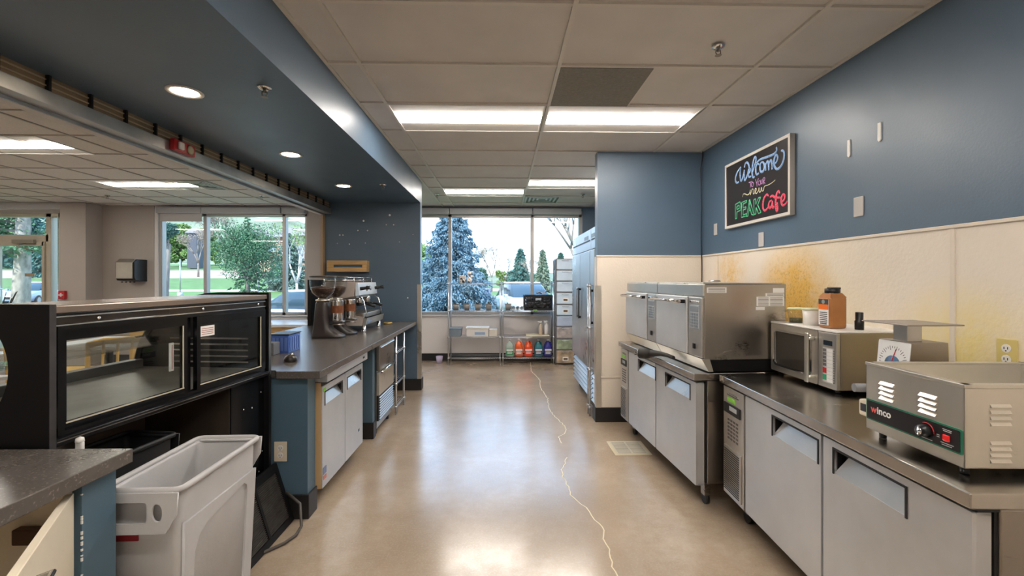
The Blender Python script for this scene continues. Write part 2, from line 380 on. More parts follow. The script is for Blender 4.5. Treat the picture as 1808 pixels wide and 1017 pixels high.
cassette(-.949, .549, 'long grey shade cassette over the middle kitchen pane')
cassette(.549, 1.44, 'grey shade cassette over the right kitchen pane')
cassette(-6.12, -5.33, 'roller shade pulled a little way down over the left dining pane', .13)
cassette(-5.33, -3.93, 'grey shade cassette over the middle dining pane')
cassette(-3.93, -3.51, 'short grey shade cassette over the narrow right dining pane')
# entrance glazing
frm = mat('door frame', (.50, .45, .36), .45, .3)
w = MB()
for x, h in ((-8.07, .045), (-7.88, .02), (-9.9, .04)): w.box(x-h, x+h, FY+.02, FY+.14, 0, 2.64, .004)
w.box(-9.9, -8.07, FY+.02, FY+.14, 2.14, 2.26, .004).box(-9.9, -7.25, FY+.02, FY+.14, 2.58, 2.64).box(-7.88, -7.25, FY+.02, FY+.14, 0, .1)
o = struct(w.to('window_3', frm), 'entrance glazing with a transom bar')
MB().box(-9.88, -7.3, FY+.075, FY+.083, .05, 2.6).to('glass', winglass, o)
d = struct(MB().box(-8.99, -8.90, FY-.01, FY+.05, .02, 2.14, .004).box(-8.16, -8.115, FY-.01, FY+.05, .02, 2.14, .004).box(-8.99, -8.12, FY-.01, FY+.05, .02, .25, .004).box(-8.99, -8.12, FY-.01, FY+.05, 2.06, 2.14, .004).to('door_1', frm), 'glass entrance door in a pale metal frame')
MB().box(-8.9, -8.16, FY+.015, FY+.021, .25, 2.06).to('glass', clear, d)
MB().box(-8.62, -8.25, FY-.07, FY-.012, 2.10, 2.17, .008).tube([(-8.40, FY-.05, 2.10), (-8.36, FY-.22, 2.04), (-8.28, FY-.03, 1.98)], .012, 8).to('door_closer', mat('closer', (.30, .27, .22), .4, .5), d)
MB().cyl((-8.84, FY-.06, .95), (-8.84, FY-.06, 1.35), .016).cyl((-8.84, FY-.06, 1.0), (-8.84, FY, 1.0), .01).cyl((-8.84, FY-.06, 1.3), (-8.84, FY, 1.3), .01).to('door_handle', chrome, d)
struct(MB().box(-10.6, -7.53, 7.72, 7.76, 2.66, CZ).to('trim_6', mat('vestibule head', (.36, .36, .36), .5)))
tag(MB().box(-7.86, -7.56, FY+.02, FY+.022, 1.47, 1.68).to('paper_notice', paper), 'white paper notice taped to the narrow pane beside the entrance door', 'notice')
tag(MB().box(-8.47, -8.30, FY+.010, FY+.013, 1.52, 1.575).to('door_plaque', mat('plaque', (.30, .22, .14), .5)), 'small brown plaque on the glass of the entrance door', 'plaque')
# red call point on the pier
o = thing('fire_pull_station', 'red fire alarm pull station low on the taupe pier', 'fire alarm', (-7.46, 7.718, 1.205))
MB().box(-.055, .055, -.05, 0, -.07, .07, .008).to('body', red, o); MB().box(-.035, .035, -.058, -.05, -.012, .008).box(-.012, .012, -.058, -.05, -.03, .03).to('handle', white, o)
# towel dispenser
o = thing('paper_towel_dispenser', 'stainless faced paper towel dispenser with black sides on the taupe wall', 'dispenser', (-6.62, FY-.012, 1.43))
MB().prism([(0, 0), (-.24, .02), (-.27, .08), (-.27, .33), (-.20, .385), (0, .385)], 'x', -.02, .30).to('housing', black, o)
MB().prism([(-.272, .05), (-.282, .06), (-.282, .33), (-.21, .395), (-.02, .395), (-.02, .387), (-.205, .387), (-.272, .325)], 'x', -.005, .27).to('front_cover', ssw, o)
for i in range(4): MB().cyl((.03+.07*i, -.2, -.018), (.03+.07*i, -.2, .0), .014).to('nozzle', black, o)

# ---- rolling grille header: brown slats seen in the slot, beam below
w = MB().box(-2.29, -2.275, -3, 5.88, 2.40, 2.482)
hd = struct(w.to('trim_7', bronze), 'brown rolling grille track in the slot under the soffit')
w = MB()
for z in (2.425, 2.455): w.box(-2.275, -2.268, -3, 5.88, z, z+.006)
w.to('slat_rail', mat('pale rail', (.50, .40, .26), .35, .3), hd)  # pale cream lines along the brown track
w = MB(); y = .9
while y < 5.8: w.box(-2.275, -2.255, y-.006, y+.006, 2.40, 2.482); y += .2275
w.to('bracket', black, hd)
struct(MB().box(-2.34, -2.25, -3, 5.9, 2.328, 2.40, .003).box(-2.345, -2.335, -3, 5.9, 2.31, 2.40).to('trim_8', galv), 'bare galvanised beam over the serving opening')
struct(MB().box(-2.40, -2.345, -3, 5.9, 2.31, 2.60).to('trim_9', lightwall))
struct(MB().box(-2.375, -2.345, 5.86, 5.9, .91, 2.33).box(-2.352, -2.335, 5.885, 5.9, .91, 2.45).to('trim_10', mat('guide', (.45, .33, .22), .4, .4)), 'tan grille guide at the edge of the end wall')
struct(MB().box(-2.40, -2.36, 5.90, 6.02, 0, CZ).to('trim_11', tan))
o = thing('fire_strobe', 'red fire alarm horn strobe on the galvanised beam', 'fire alarm', (-2.248, 3.15, 2.375))
MB().box(0, .035, -.10, .10, -.035, .045, .006).to('body', red, o)
MB().box(.034, .055, -.075, -.03, -.022, .03, .008).to('strobe_lens', white, o)
MB().lathe([(.030, 0), (.034, .006), (.026, .010), (.014, .006)], n=24, M=frame(.034, .045, .004, (0, 1, 0), (0, 0, 1))).to('horn_grille', mat('horn', (.32, .28, .18), .4, .4), o)

# ---------------------------------------------------------------- lights that the ceiling carries
def troffer(x, y, lb, mt, grp=None):
    o = thing('ceiling_light', lb, 'ceiling light', (x, y, CZ), 0, grp)
    w = MB(); a, b = .585, .285
    w.box(-a-.012, a+.012, -b-.012, -b, -.004, .012).box(-a-.012, a+.012, b, b+.012, -.004, .012).box(-a-.012, -a, -b, b, -.004, .012).box(a, a+.012, -b, b, -.004, .012)
    w.to('frame', mat('troffer frame', (.75, .73, .70), .4), o)
    # the two sloping reflector wings
    w = MB(); w.quad((-a, -b, 0), (a, -b, 0), (a, -.085, .009), (-a, -.085, .009)).quad((a, b, 0), (-a, b, 0), (-a, .085, .009), (a, .085, .009))
    w.to('reflector', mat('reflector paint', (.80, .76, .72), .5), o)
    MB().box(-a, a, -.085, .085, -.004, .008, .003).to('diffuser', mt, o)
    return o
LL = [(-.268, 3.642, 'left of the two near kitchen troffers, in front of the grey ceiling panel', 0), (.951, 3.642, 'right of the two near kitchen troffers, under the grey ceiling panel', 0),
      (-.268, 6.690, 'far kitchen troffer in front of the window, left of the air diffuser', 0), (.951, 6.080, 'far kitchen troffer cut by the blue stub wall', 0),
      (-.268, .594, 'kitchen troffer overhead behind the view', 0), (.951, .594, 'second kitchen troffer overhead behind the view', 0), (.35, -2.0, 'kitchen troffer near the back wall', 0)]
for x, y, lb, k in LL: troffer(x, y, lb, lens)
for x, y, lb in ((-4.87, 4.454, 'dining troffer at the left edge of the photo'), (-4.87, 6.283, 'dining troffer beside the square air diffuser'), (-7.9, 4.454, 'dining troffer further left, out of the photo'), (-4.87, 1.4, 'dining troffer behind the display case'), (-8.5, 6.283, 'dining troffer near the entrance'), (-7.9, 1.0, 'dining troffer in the left corner')):
    troffer(x, y, lb, lens2)
def downlight(y, lb):
    o = thing('downlight', lb, 'downlight', (-1.72, y, 2.48), 0, None)
    MB().lathe([(.088, 0), (.088, -.005), (.080, -.008), (.066, -.004), (.062, 0)], n=32, caps=False).to('trim_ring', mat('downlight trim', (.70, .68, .64), .3), o)
    MB().lathe([(.0, -.003), (.064, -.003), (.064, 0)], n=32).to('lens', spotm, o)
for y, lb in ((2.443, 'nearest round downlight in the blue soffit'), (3.646, 'middle round downlight in the blue soffit'), (4.849, 'furthest round downlight in the blue soffit'), (1.24, 'unseen soffit downlight added for light, next in the row'), (.04, 'unseen soffit downlight added for light above the near worktop')): downlight(y, lb)  # last two are out of view, added to light the counter end
def sprinkler(x, y, z, lb, n='sprinkler_head'):
    o = thing(n, lb, 'sprinkler', (x, y, z))
    MB().lathe([(.036, .0), (.036, -.004), (.026, -.010), (.015, -.012)], n=20).to('escutcheon', chrome, o)
    MB().cyl((0, 0, -.01), (0, 0, -.03), .008, n=8).tube([(-.012, 0, -.02), (-.014, 0, -.038), (0, 0, -.05)], .003, 6).tube([(.012, 0, -.02), (.014, 0, -.038), (0, 0, -.05)], .003, 6).lathe([(.018, -.052), (.018, -.050)], n=12).to('deflector', mat('sprinkler brass', (.25, .22, .18), .35, .8), o)
sprinkler(1.219, 2.476, CZ, 'chrome sprinkler head in the kitchen ceiling near the right wall'); sprinkler(-1.261, 2.382, 2.48, 'near sprinkler head on the blue soffit')
sprinkler(-1.277, 4.78, 2.48, 'far sprinkler head on the blue soffit'); sprinkler(-1.0, 6.86, CZ, 'small sprinkler head in the far kitchen ceiling at the end wall')
sprinkler(1.24, 6.80, CZ, 'small sprinkler head right of the far air diffuser'); sprinkler(-6.16, 7.06, CZ, 'sprinkler head in the dining ceiling above the towel dispenser'); sprinkler(-3.75, 7.0, CZ, 'sprinkler head in the dining ceiling near the end wall')
def diffuser(x, y, lb):
    o = thing('air_diffuser', lb, 'air vent', (x, y, CZ))
    w = MB()
    for k in range(4):
        r = .285-.065*k; z = -.006+.004*k
        for a, b, c_, d_ in ((-r, r, -r, -r+.030), (-r, r, r-.030, r), (-r, -r+.030, -r, r), (r-.030, r, -r, r)): w.box(a, b, c_, d_, z, z+.003)
    w.to('louvre', mat('diffuser paint', (.55, .54, .52), .45), o); MB().box(-.28, .28, -.28, .28, .008, .011).to('backing', black, o)
diffuser(.656, 7.30, 'square air diffuser in the far kitchen ceiling'); diffuser(-4.265, 6.283, 'square air diffuser beside the dining troffer')

# ================================================================ UNDERCOUNTER REFRIGERATORS (local: +y along the front, +x into the unit)
gask = mat('door gasket', (.46, .38, .28), .5); dark = mat('shadow gap black', (.008, .008, .009), .5); green = mat('green sticker', (.22, .55, .06), .5)
def pocket_door(root, y0, y1, z0, z1, hy0, hy1, hz0, hz1, flip=False, m=None):
    """door with a recessed sloping grip"""
    m = m or ssdoor; w = MB(); D = .055
    w.plate(rrect(y0, z0, y1, z1, .006, 3), [[(hy0, hz0), (hy1, hz0), (hy1, hz1), (hy0, hz1)]], .012, frame(.008, 0, 0, (0, 1, 0), (0, 0, 1)))
    w.box(.014, D, y0, y0+.01, z0, z1).box(.014, D, y1-.01, y1, z0, z1).box(.014, D, y0, y1, z1-.01, z1).box(.014, D, y0, y1, z0, z0+.01)
    d = w.to('door', m, root)
    p = MB(); p.box(.006, .05, hy0-.002, hy0, hz0, hz1).box(.006, .05, hy1, hy1+.002, hz0, hz1).box(.006, .05, hy0, hy1, hz1, hz1+.002).box(.048, .05, hy0, hy1, hz0, hz1)
    p.box(-.001, .004, hy0-.008, hy1+.008, hz1, hz1+.008).box(-.001, .004, hy0-.008, hy0, hz0-.006, hz1).box(-.001, .004, hy1, hy1+.008, hz0-.006, hz1)
    p.to('pocket_trim', dark, d)
    q = MB(); a, b = (hy0+.03, hy1-.001)
    s = .035
    if flip: q.hexa([(.004, hy0, hz0), (.004, hy1, hz0), (.010, hy1, hz0), (.010, hy0, hz0)], [(.040, hy0+s, hz1-.012), (.040, hy1-s, hz1-.012), (.046, hy1-s, hz1-.012), (.046, hy0+s, hz1-.012)])
    else: q.hexa([(.004, hy0, hz0), (.004, hy1, hz0), (.010, hy1, hz0), (.010, hy0, hz0)], [(.040, hy0+s*.3, hz1-.012), (.040, hy1-s, hz1-.012), (.046, hy1-s, hz1-.012), (.046, hy0+s*.3, hz1-.012)])
    q.to('grip_plate', ss, d)
    MB().box(D, D+.014, y0+.012, y1-.012, z0+.012, z1-.012).to('gasket', gask, d)
    return d
def worktop_fridge(name, label, loc, rz, L, D, doors, panel, zt=.87, rot_to_left=False):
    o = thing(name, label, 'refrigerator', loc, rz)
    MB().box(0, D, 0, L, zt-.045, zt, .004).to('worktop', sstop, o)
    MB().box(.095, D, .012, L-.012, .165, zt-.05, .004).to('body', ssd, o, label='dull stainless cabinet side')
    MB().box(.085, .097, .02, L-.02, .17, zt-.052).to('door_opening_frame', dark, o)
    MB().box(.03, .09, .01, L-.01, zt-.056, zt-.046).to('shadow_strip', dark, o)
    for y0, y1, h0, h1 in doors:
        d = pocket_door(o, y0, y1, .155, zt-.062, h0, h1, .683, .775)
        d.location = (.022, 0, 0)
    y0, y1 = panel
    w = MB().box(.02, .09, y0, y1, .155, zt-.062, .003)
    pn = w.to('control_panel', ss, o, label='narrow stainless compressor panel')
    yc = (y0+y1)/2; hw = (y1-y0)/2
    MB().box(.012, .021, yc-hw+.03, yc+hw-.02, .655, .715, .003).to('display', dark, pn)
    MB().box(.009, .0125, yc-hw*.5, yc+hw*.2, .680, .705).to('readout', mat('lcd', (.40, .42, .44), .3), pn)
    w = MB().box(.0175, .0205, yc-hw*.2, yc+hw*.55, .725, .752); w.to('energy_sticker', green, pn)
    w = MB()
    w.box(.0180, .0203, yc-hw*.55, yc+hw*.6, .762, .768); w.box(.0180, .0203, yc-hw*.4, yc+hw*.4, .772, .776)
    for r in range(6):
        for c_ in range(4): w.box(.0185, .0203, yc-hw*.5+c_*hw*.28, yc-hw*.5+c_*hw*.28+hw*.2, .50+.022*r, .512+.022*r)
    w.to('key', mat('legend grey', (.10, .09, .085), .5), pn)
    w = MB()
    w.box(.012, .0205, y0+.02, y1-.02, .175, .455, .002)
    gr = w.to('grille', ss, pn)
    w = MB()
    for k in range(20): w.box(.0095, .0125, y0+.035, y1-.03, .19+.0127*k, .1955+.0127*k)
    w.to('grille_slots', mat('slot dark', (.035, .03, .025), .5), gr)
    for x, y in ((.13, .10), (.13, L-.10), (D-.1, .10), (D-.1, L-.10)):
        w = MB().cyl((x-.012, y, .035), (x+.012, y, .035), .035, n=20)
        c = w.to('caster', black, o); MB().box(x-.02, x+.02, y-.025, y+.025, .06, .165).to('caster_fork', ssd, c)
    return o
F1 = worktop_fridge('worktop_refrigerator', 'far two-door stainless worktop refrigerator under the pair of ovens', (1.205, 2.762, 0), .0576, 1.49, .78, [(.02, .645, .10, .47), (.66, 1.265, .66, 1.02)], (1.28, 1.475))
F2 = worktop_fridge('worktop_refrigerator', 'near two-door stainless worktop refrigerator under the microwave and food warmer', (1.292, 1.195, 0), -.0405, 1.545, .70, [(.02, .63, .235, .565), (.645, 1.27, .665, 1.0)], (1.285, 1.53))

# ---------------------------------------------------------------- the two ovens
def oven(name, label, loc, rz):
    o = thing(name, label, 'oven', loc, rz); Wd, Dp, z0, z1 = .70, .56, .075, .555
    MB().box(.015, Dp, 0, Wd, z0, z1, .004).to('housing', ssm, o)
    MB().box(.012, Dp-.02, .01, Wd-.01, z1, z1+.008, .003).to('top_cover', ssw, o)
    MB().box(.004, .016, .0, Wd, z1-.075, z1-.002, .003).to('header_panel', ss, o)
    dd = MB().box(-.012, .016, .185, Wd-.008, z0+.012, z1-.085, .006).to('door', ssdoor, o)
    MB().cyl((-.055, .20, z1-.118), (-.055, Wd-.01, z1-.118), .011, n=14).to('handle', chrome, dd)
    w = MB()
    for y in (.215, Wd-.03): w.box(-.058, -.012, y-.012, y+.012, z1-.130, z1-.105, .003)
    w.to('handle_bracket', black, dd)
    p = MB().box(-.002, .016, .005, .178, z0+.012, z1-.085, .004).to('control_panel', ss, o)
    MB().box(-.006, -.001, .03, .155, z0+.19, z0+.345, .003).to('keypad', mat('keypad', (.40, .43, .46), .35), p)
    w = MB(); w.box(-.0085, -.006, .04, .145, z0+.30, z0+.335)
    for r in range(5):
        for c_ in range(3): w.box(-.0085, -.006, .042+.036*c_, .070+.036*c_, z0+.20+.019*r, z0+.214+.019*r)
    w.to('keys', mat('key grey', (.20, .23, .26), .4), p)
    MB().box(-.008, .0, .035, .15, z1-.125, z1-.108, .003).to('badge', chrome, p)
    MB().box(-.012, 0, .08, .105, z0+.06, z0+.095, .003).to('switch', black, p)
    # sloped skirt that drops to the feet
    MB().hexa([(.045, .0, 0.0), (.075, .0, 0.0), (.075, Wd, 0.0), (.045, Wd, 0.0)], [(-.004, 0, z0+.008), (.05, 0, z0+.008), (.05, Wd, z0+.008), (-.004, Wd, z0+.008)]).to('skirt', ssw, o)
    MB().box(.06, Dp-.01, .012, Wd-.012, .0, z0).to('base', blackd, o)
    return o
ov = oven('countertop_oven', 'near stainless oven with stickers on its side, on the far worktop refrigerator', (1.262, 2.772, .877), .0576)
MB().box(.03, .16, -.0015, 0, .50, .535).to('warning_sticker', paper, ov)
w = MB()
for a, b, c_, d_ in ((.36, .545, .415, .475), (.42, .545, .478, .497), (.47, .545, .50, .53), (.355, .355+.06, .39, .41)): w.box(a, b, -.0015, 0, c_, d_)
st = w.to('rating_stickers', paper, ov)
w = MB()
for k in range(6): w.box(.37, .44, -.0025, -.0015, .42+.009*k, .424+.009*k); w.box(.45, .535, -.0025, -.0015, .42+.009*k, .424+.009*k)
for k in range(2): w.box(.43, .54, -.0022, -.0015, .482+.008*k, .486+.008*k)
for k in range(4): w.box(.04, .15, -.0022, -.0015, .505+.007*k, .508+.007*k)
w.to('lettering', mat('print grey', (.25, .24, .23), .6), st)
ov2 = oven('countertop_oven', 'far stainless oven behind the near one, on the far worktop refrigerator', (1.262-.0576*.712, 2.772+.712, .877), .0576)
tag(MB().lathe([(.0, .0), (.045, 0), (.04, .012), (0, .014)], n=20).to('metal_cap', ssd), 'small dark round cap on top of the far oven', 'cap').location = (1.62, 3.35, 1.443)
# loose power plug on the worktop
pl = thing('power_plug', 'heavy grey power plug and cord hanging over the edge of the far worktop', 'plug', (0, 0, 0))
MB().tube([(1.232, 3.16, .90), (1.215, 3.23, .905), (1.19, 3.30, .905), (1.165, 3.345, .90), (1.135, 3.38, .892)], [.013, .014, .017, .024, .031], 10).to('cord', mat('cord grey', (.035, .032, .03), .6, spec=.3), pl)
MB().tube([(1.14, 3.375, .893), (1.105, 3.41, .888), (1.075, 3.44, .886)], [.030, .040, .040], 12).to('plug_body', mat('plug grey', (.03, .028, .025), .6, spec=.3), pl)
MB().cyl((1.075, 3.44, .886), (1.068, 3.447, .885), .030, n=14).box(1.035, 1.066, 3.445, 3.449, .89, .898).box(1.035, 1.066, 3.452, 3.456, .872, .88).to('prong', chrome, pl)

# ---------------------------------------------------------------- microwave
mw = thing('microwave_oven', 'stainless microwave oven standing between the far oven and the food warmer', 'microwave', (1.703, 2.222, .872), -.01)
MB().box(.02, .36, .0, .555, .022, .315, .004).to('housing', ssd, mw)
MB().box(-.002, .375, -.004, .56, .315, .325, .003).to('top_cover', white, mw, label='white top of the microwave')
w = MB().plate(rrect(.135, .022, .558, .313, .01), [rrect(.185, .065, .522, .275, .022)], .022, frame(.010, 0, 0, (0, 1, 0), (0, 0, 1)))
dr = w.to('door', ssw, mw)
w = MB().plate(rrect(.177, .057, .530, .283, .028), [rrect(.19, .070, .517, .270, .02)], .005, frame(-.003, 0, 0, (0, 1, 0), (0, 0, 1))); w.to('window_rim', chrome, dr)
MB().box(.008, .014, .18, .526, .06, .28).to('door_window', mat('smoked door glass', (.05, .043, .036), .10), dr)
MB().box(-.048, -.036, .150, .178, .030, .300, .005).cyl((-.04, .163, .06), (0, .163, .06), .009, n=12).cyl((-.04, .163, .27), (0, .163, .27), .009, n=12).to('handle', ssw, dr)
cp = MB().box(-.001, .02, .0, .131, .022, .313, .004).to('control_panel', ss, mw)
MB().box(-.003, 0, .028, .09, .245, .270).to('display', mat('display glass', (.01, .02, .035), .1), cp)
MB().box(-.0022, -.0005, .02, .095, .05, .232).to('button_overlay', mat('overlay', (.50, .49, .47), .4), cp)
w = MB()
for k in range(5): w.box(-.0035, -.002, .070, .092, .135+.019*k, .150+.019*k)
for k in range(14): w.box(-.0035, -.002, .012, .018, .055+.0125*k, .060+.0125*k)
w.to('key', mat('grey keys', (.11, .11, .11), .5), cp)
w = MB()
for k in range(9): w.box(-.0035, -.002, .024, .064, .055+.0195*k, .071+.0195*k)
w.to('key', mat('white keys', (.68, .67, .65), .5), cp)
MB().box(-.0035, -.002, .068, .094, .098, .126).to('stop_button', red, cp, label='red stop button'); MB().box(-.0035, -.002, .068, .094, .062, .090).to('start_button', mat('green key', (.02, .28, .14), .5), cp, label='green start button')
for x, y in ((.04, .04), (.04, .52), (.33, .04), (.33, .52)): MB().cyl((x, y, 0), (x, y, .022), .014, n=12).to('foot', black, mw)

# things on the microwave
MT = .872+.325
def cup(name, lb, cat, x, y, r0, r1, h, m, fill=None, fillm=None):
    o = thing(name, lb, cat, (x, y, MT)); MB().lathe([(r0, 0), (r1, h)], n=28).to('cup_body', m, o)
    MB().lathe([(r1+.004, h), (r1+.004, h+.008), (r1-.004, h+.011)], n=28).to('lid', mat('pale green lid', (.74, .76, .50), .5), o, label='pale green lid')
    if fill: MB().lathe([(r0-.004, .003), (r0+(r1-r0)*fill-.004, h*fill)], n=24).to('contents', fillm, o)
    return o
c1 = cup('spice_shaker', 'clear lidded measuring cup with herbs at the far end of the microwave top', 'cup', 1.80, 2.68, .036, .042, .082, plastic_clear, .35, mat('dry herbs', (.16, .14, .05), .8, bump=.8, bscale=200))
MB().tube([(-.03, .035, .07), (-.045, .06, .068), (-.045, .06, .03), (-.03, .032, .02)], .005, 8).to('handle', plastic_clear, c1)
cup('lidded_tub', 'white plastic tub with a pale green lid in the middle of the microwave top', 'tub', 1.80, 2.54, .040, .047, .088, white)
sj = thing('spice_jar', 'large square jar of orange brown spice with a black cap on the microwave', 'jar', (1.795, 2.372, MT), .0)
spice = mat('orange brown spice', (.42, .15, .04), .5, var=.12, vscale=8); 
w = MB(); w.box(-.048, .048, -.048, .048, 0, .175, .016, seg=3); w.hexa([(-.045, -.045, .168), (.045, -.045, .168), (.045, .045, .168), (-.045, .045, .168)], [(-.03, -.03, .192), (.03, -.03, .192), (.03, .03, .192), (-.03, .03, .192)]); w.to('jar_body', mat('spice behind plastic', (.40, .165, .055), .22, var=.12, vscale=14), sj)
MB().lathe([(.034, .190), (.036, .193), (.036, .214), (.030, .216)], n=28).box(-.02, .036, -.018, .018, .214, .222, .004).to('cap', black, sj)
lbm = MB().box(-.0495, -.048, -.036, .036, .018, .158).to('label', paper, sj)
MB().box(-.0505, -.0494, -.036, .036, .102, .130).to('label_band', mat('orange band', (.85, .17, .015), .5), lbm); MB().box(-.0505, -.0494, -.036, .036, .130, .158).to('label_top', mat('dark band', (.05, .05, .05), .5), lbm)
w = MB().lathe([(0, 0), (.012, 0)], n=20, caps=False, M=frame(-.0510, 0, .144, (0, 1, 0), (0, 0, 1)))
w.to('label_badge', mat('badge grey', (.30, .33, .34), .5), lbm)
w = MB()
for k in range(6): w.box(-.0505, -.0494, -.028, .028, .084-.010*k, .088-.010*k)
for k in range(9): w.box(-.0505, -.0494, -.024+.0055*k, -.021+.0055*k, .022, .030)
w.to('label_print', ink, lbm)
tag(MB().lathe([(.020, 0), (.021, .045), (.017, .05), (.018, .09), (.015, .092)], n=20).to('small_black_bottle', black), 'small black bottle standing behind the orange spice jar', 'bottle').location = (1.885, 2.30, MT)
tag(MB().box(-.05, .05, -.04, .04, 0, .004, .001).to('clear_lid', plastic_clear), 'clear plastic lid lying between the cup and the spice jar', 'lid').location = (1.86, 2.46, MT)
# ---------------------------------------------------------------- kitchen scale
ks = thing('portion_scale', 'mechanical portion scale with a white dial behind the food warmer', 'scale', (1.69, 1.80, .872), .0)
MB().hexa([(-.02, 0, 0), (.17, 0, 0), (.17, .165, 0), (-.02, .165, 0)], [(.01, .004, .325), (.165, .004, .325), (.165, .158, .325), (.01, .158, .325)]).to('housing', ssd, ks)
fm = frame(-.0215, .0825, .0, (0, -1, 0), (.093, 0, 1))
MB().plate(rrect(-.078, .01, .078, .323, .006), [], .003, fm).to('dial_plate', mat('dial white', (.74, .74, .73), .35), ks)
w = MB()
for k in range(28):
    a = -PI*.25 + 1.5*PI*k/27; r0, r1 = (.058, .067) if k % 3 else (.050, .069)
    ca, sa = math.cos(a), math.sin(a); P = [fm @ Vector((ca*r+sgn*sa*.0012, .235+sa*r-sgn*ca*.0012, .0022)) for r in (r0, r1) for sgn in (-1, 1)]
    w.quad(P[0], P[1], P[3], P[2])
w.to('dial_marks', ink, ks)
q = MB().lathe([(0, 0), (.036, 0), (.036, .004), (0, .004)], n=28, M=fm @ Matrix.Translation((0, .225, .001))); q.to('dial_centre', mat('dial blue', (.06, .13, .24), .35), ks)
MB().plate([(-.003, -.02), (.003, -.02), (.0015, .058), (-.0015, .058)], [], .001, fm @ Matrix.Translation((0, .235, .006)) @ Matrix.Rotation(-.3, 4, 'Z')).to('pointer', red, ks)
MB().lathe([(0, 0), (.012, 0), (.012, .018), (0, .018)], n=20, M=fm @ Matrix.Translation((.012, .205, .005))).to('zero_knob', black, ks)
MB().box(.03, .095, .045, .115, .324, .40, .003).to('post', ss, ks)
MB().box(-.04, .20, -.03, .20, .398, .404, .002).to('tray', ssd, ks)

# ---------------------------------------------------------------- food warmer
fw = thing('food_warmer', 'stainless countertop food warmer with a black control strip at the near end of the worktop', 'food warmer', (1.378, 1.292, .872), -.035)
LW, DW, z0, z1 = .372, .58, .025, .272
w = MB()
w.plate([(0, z0), (LW, z0), (LW, z1), (0, z1)], [], .003, frame(.0015, 0, 0, (0, 1, 0), (0, 0, 1)))
w.box(0, DW, 0, .003, z0, z1).box(0, DW, LW-.003, LW, z0, z1).box(DW-.003, DW, 0, LW, z0, z1).box(0, DW, 0, LW, z0, z0+.003)
w.box(-.003, .022, -.003, LW+.003, z1-.008, z1+.004, .002).box(DW-.022, DW+.003, -.003, LW+.003, z1-.008, z1+.004, .002).box(0, DW, -.003, .022, z1-.008, z1+.004, .002).box(0, DW, LW-.022, LW+.003, z1-.008, z1+.004, .002)
w.to('housing', ssw, fw)
w = MB(); a, b, c_, d_ = .024, DW-.024, .024, LW-.024
w.hexa([(a+.02, c_+.02, .10), (b-.02, c_+.02, .10), (b-.02, d_-.02, .10), (a+.02, d_-.02, .10)], [(a, c_, z1-.004), (b, c_, z1-.004), (b, d_, z1-.004), (a, d_, z1-.004)])
for f in [f for f in w.bm.faces if all(v.co.z > z1-.006 for v in f.verts)]: w.bm.faces.remove(f)
w.to('water_well', ssw, fw)
def louvres(y, zt, n=4, wd=.06):
    w = MB()
    for k in range(n): w.prism([(-.009, zt-.018*k-.010), (0, zt-.018*k), (0, zt-.018*k-.012)], 'y', y, y+wd)
    return w
louvres(.085, z1-.055).to('louvre', ssw, fw); louvres(.245, z1-.055).to('louvre', ssw, fw)
for zt in (z1-.055, z1-.165):
    w = MB()
    for k in range(4): w.prism([(-.006, zt-.018*k-.009), (0, zt-.018*k), (0, zt-.018*k-.012)], 'x', .075, .135)
    for v in w.bm.verts: v.co = Vector((v.co.x, v.co.y, v.co.z))
    w.to('louvre', ssw, fw)
pn = MB().plate(rrect(.004, .062, LW-.004, .138, .006), [], .003, frame(-.0015, 0, 0, (0, 1, 0), (0, 0, 1))).to('control_strip', mat('green border', (.015, .15, .085), .4), fw, label='black control strip with a green border')
MB().plate(rrect(.009, .067, LW-.009, .133, .004), [], .001, frame(-.0035, 0, 0, (0, 1, 0), (0, 0, 1))).to('strip_face', mat('strip black', (.012, .010, .012), .35), pn)
TM = lambda y, z, x=-.0048: frame(x, y, z, (0, -1, 0), (0, 0, 1))
MB().text('w', .036, TM(LW-.028, .094), .0003, .0009).to('lettering', mat('logo pink', (.80, .12, .10), .4), pn)
MB().text('inco', .036, TM(LW-.0555, .094), .0003, .0009).to('lettering', white, pn)
w = MB().lathe([(0, 0), (.019, 0), (.021, .003), (.017, .026), (0, .026)], n=28, M=frame(-.004, .118, .098, (0, 0, 1), (0, 1, 0))); w.to('thermostat_knob', black, pn)
MB().lathe([(0, 0), (.0125, 0), (.0125, .002), (0, .002)], n=24, M=frame(-.030, .118, .098, (0, 0, 1), (0, 1, 0))).to('knob_face', chrome, pn)
w = MB(); P = [(-.005, .118-.026*math.sin(a), .098+.026*math.cos(a)) for a in [-.5+.22*i for i in range(11)]]; w.tube(P, .0016, 6).to('heat_arc', red, pn)
MB().box(-.010, -.004, .038, .060, .088, .108, .003).to('indicator_light', mat('red lamp cap', (.80, .02, .02), .25), pn)
w = MB()
for y0, y1, z in ((.034, .064, .122), (.036, .062, .117), (.028, .070, .079), (.034, .066, .073), (.098, .135, .0715), (.074, .083, .098), (.074, .083, .092)): w.box(-.0046, -.004, y0, y1, z, z+.002)
w.to('small_print', mat('print pale', (.45, .44, .43), .5), pn)
for x, y in ((.03, .03), (.03, LW-.04), (DW-.04, .03), (DW-.04, LW-.04)): MB().cyl((x, y, 0), (x, y, z0), .012, n=12).to('foot', black, fw)
o = thing('warmer_plug', 'beige plug hanging behind the far end of the food warmer', 'plug', (1.46, 1.70, .90))
MB().box(-.03, .0, .0, .05, .02, .085, .008).to('plug_body', almond, o); MB().tube([(-.04, .06, .125), (.02, .05, .125), (.08, .04, .12)], .017, 10).to('grey_grip', mat('grip grey', (.22, .22, .23), .5), o)
MB().box(-.0315, -.03, .012, .038, .04, .07).to('socket_face', ink, o)

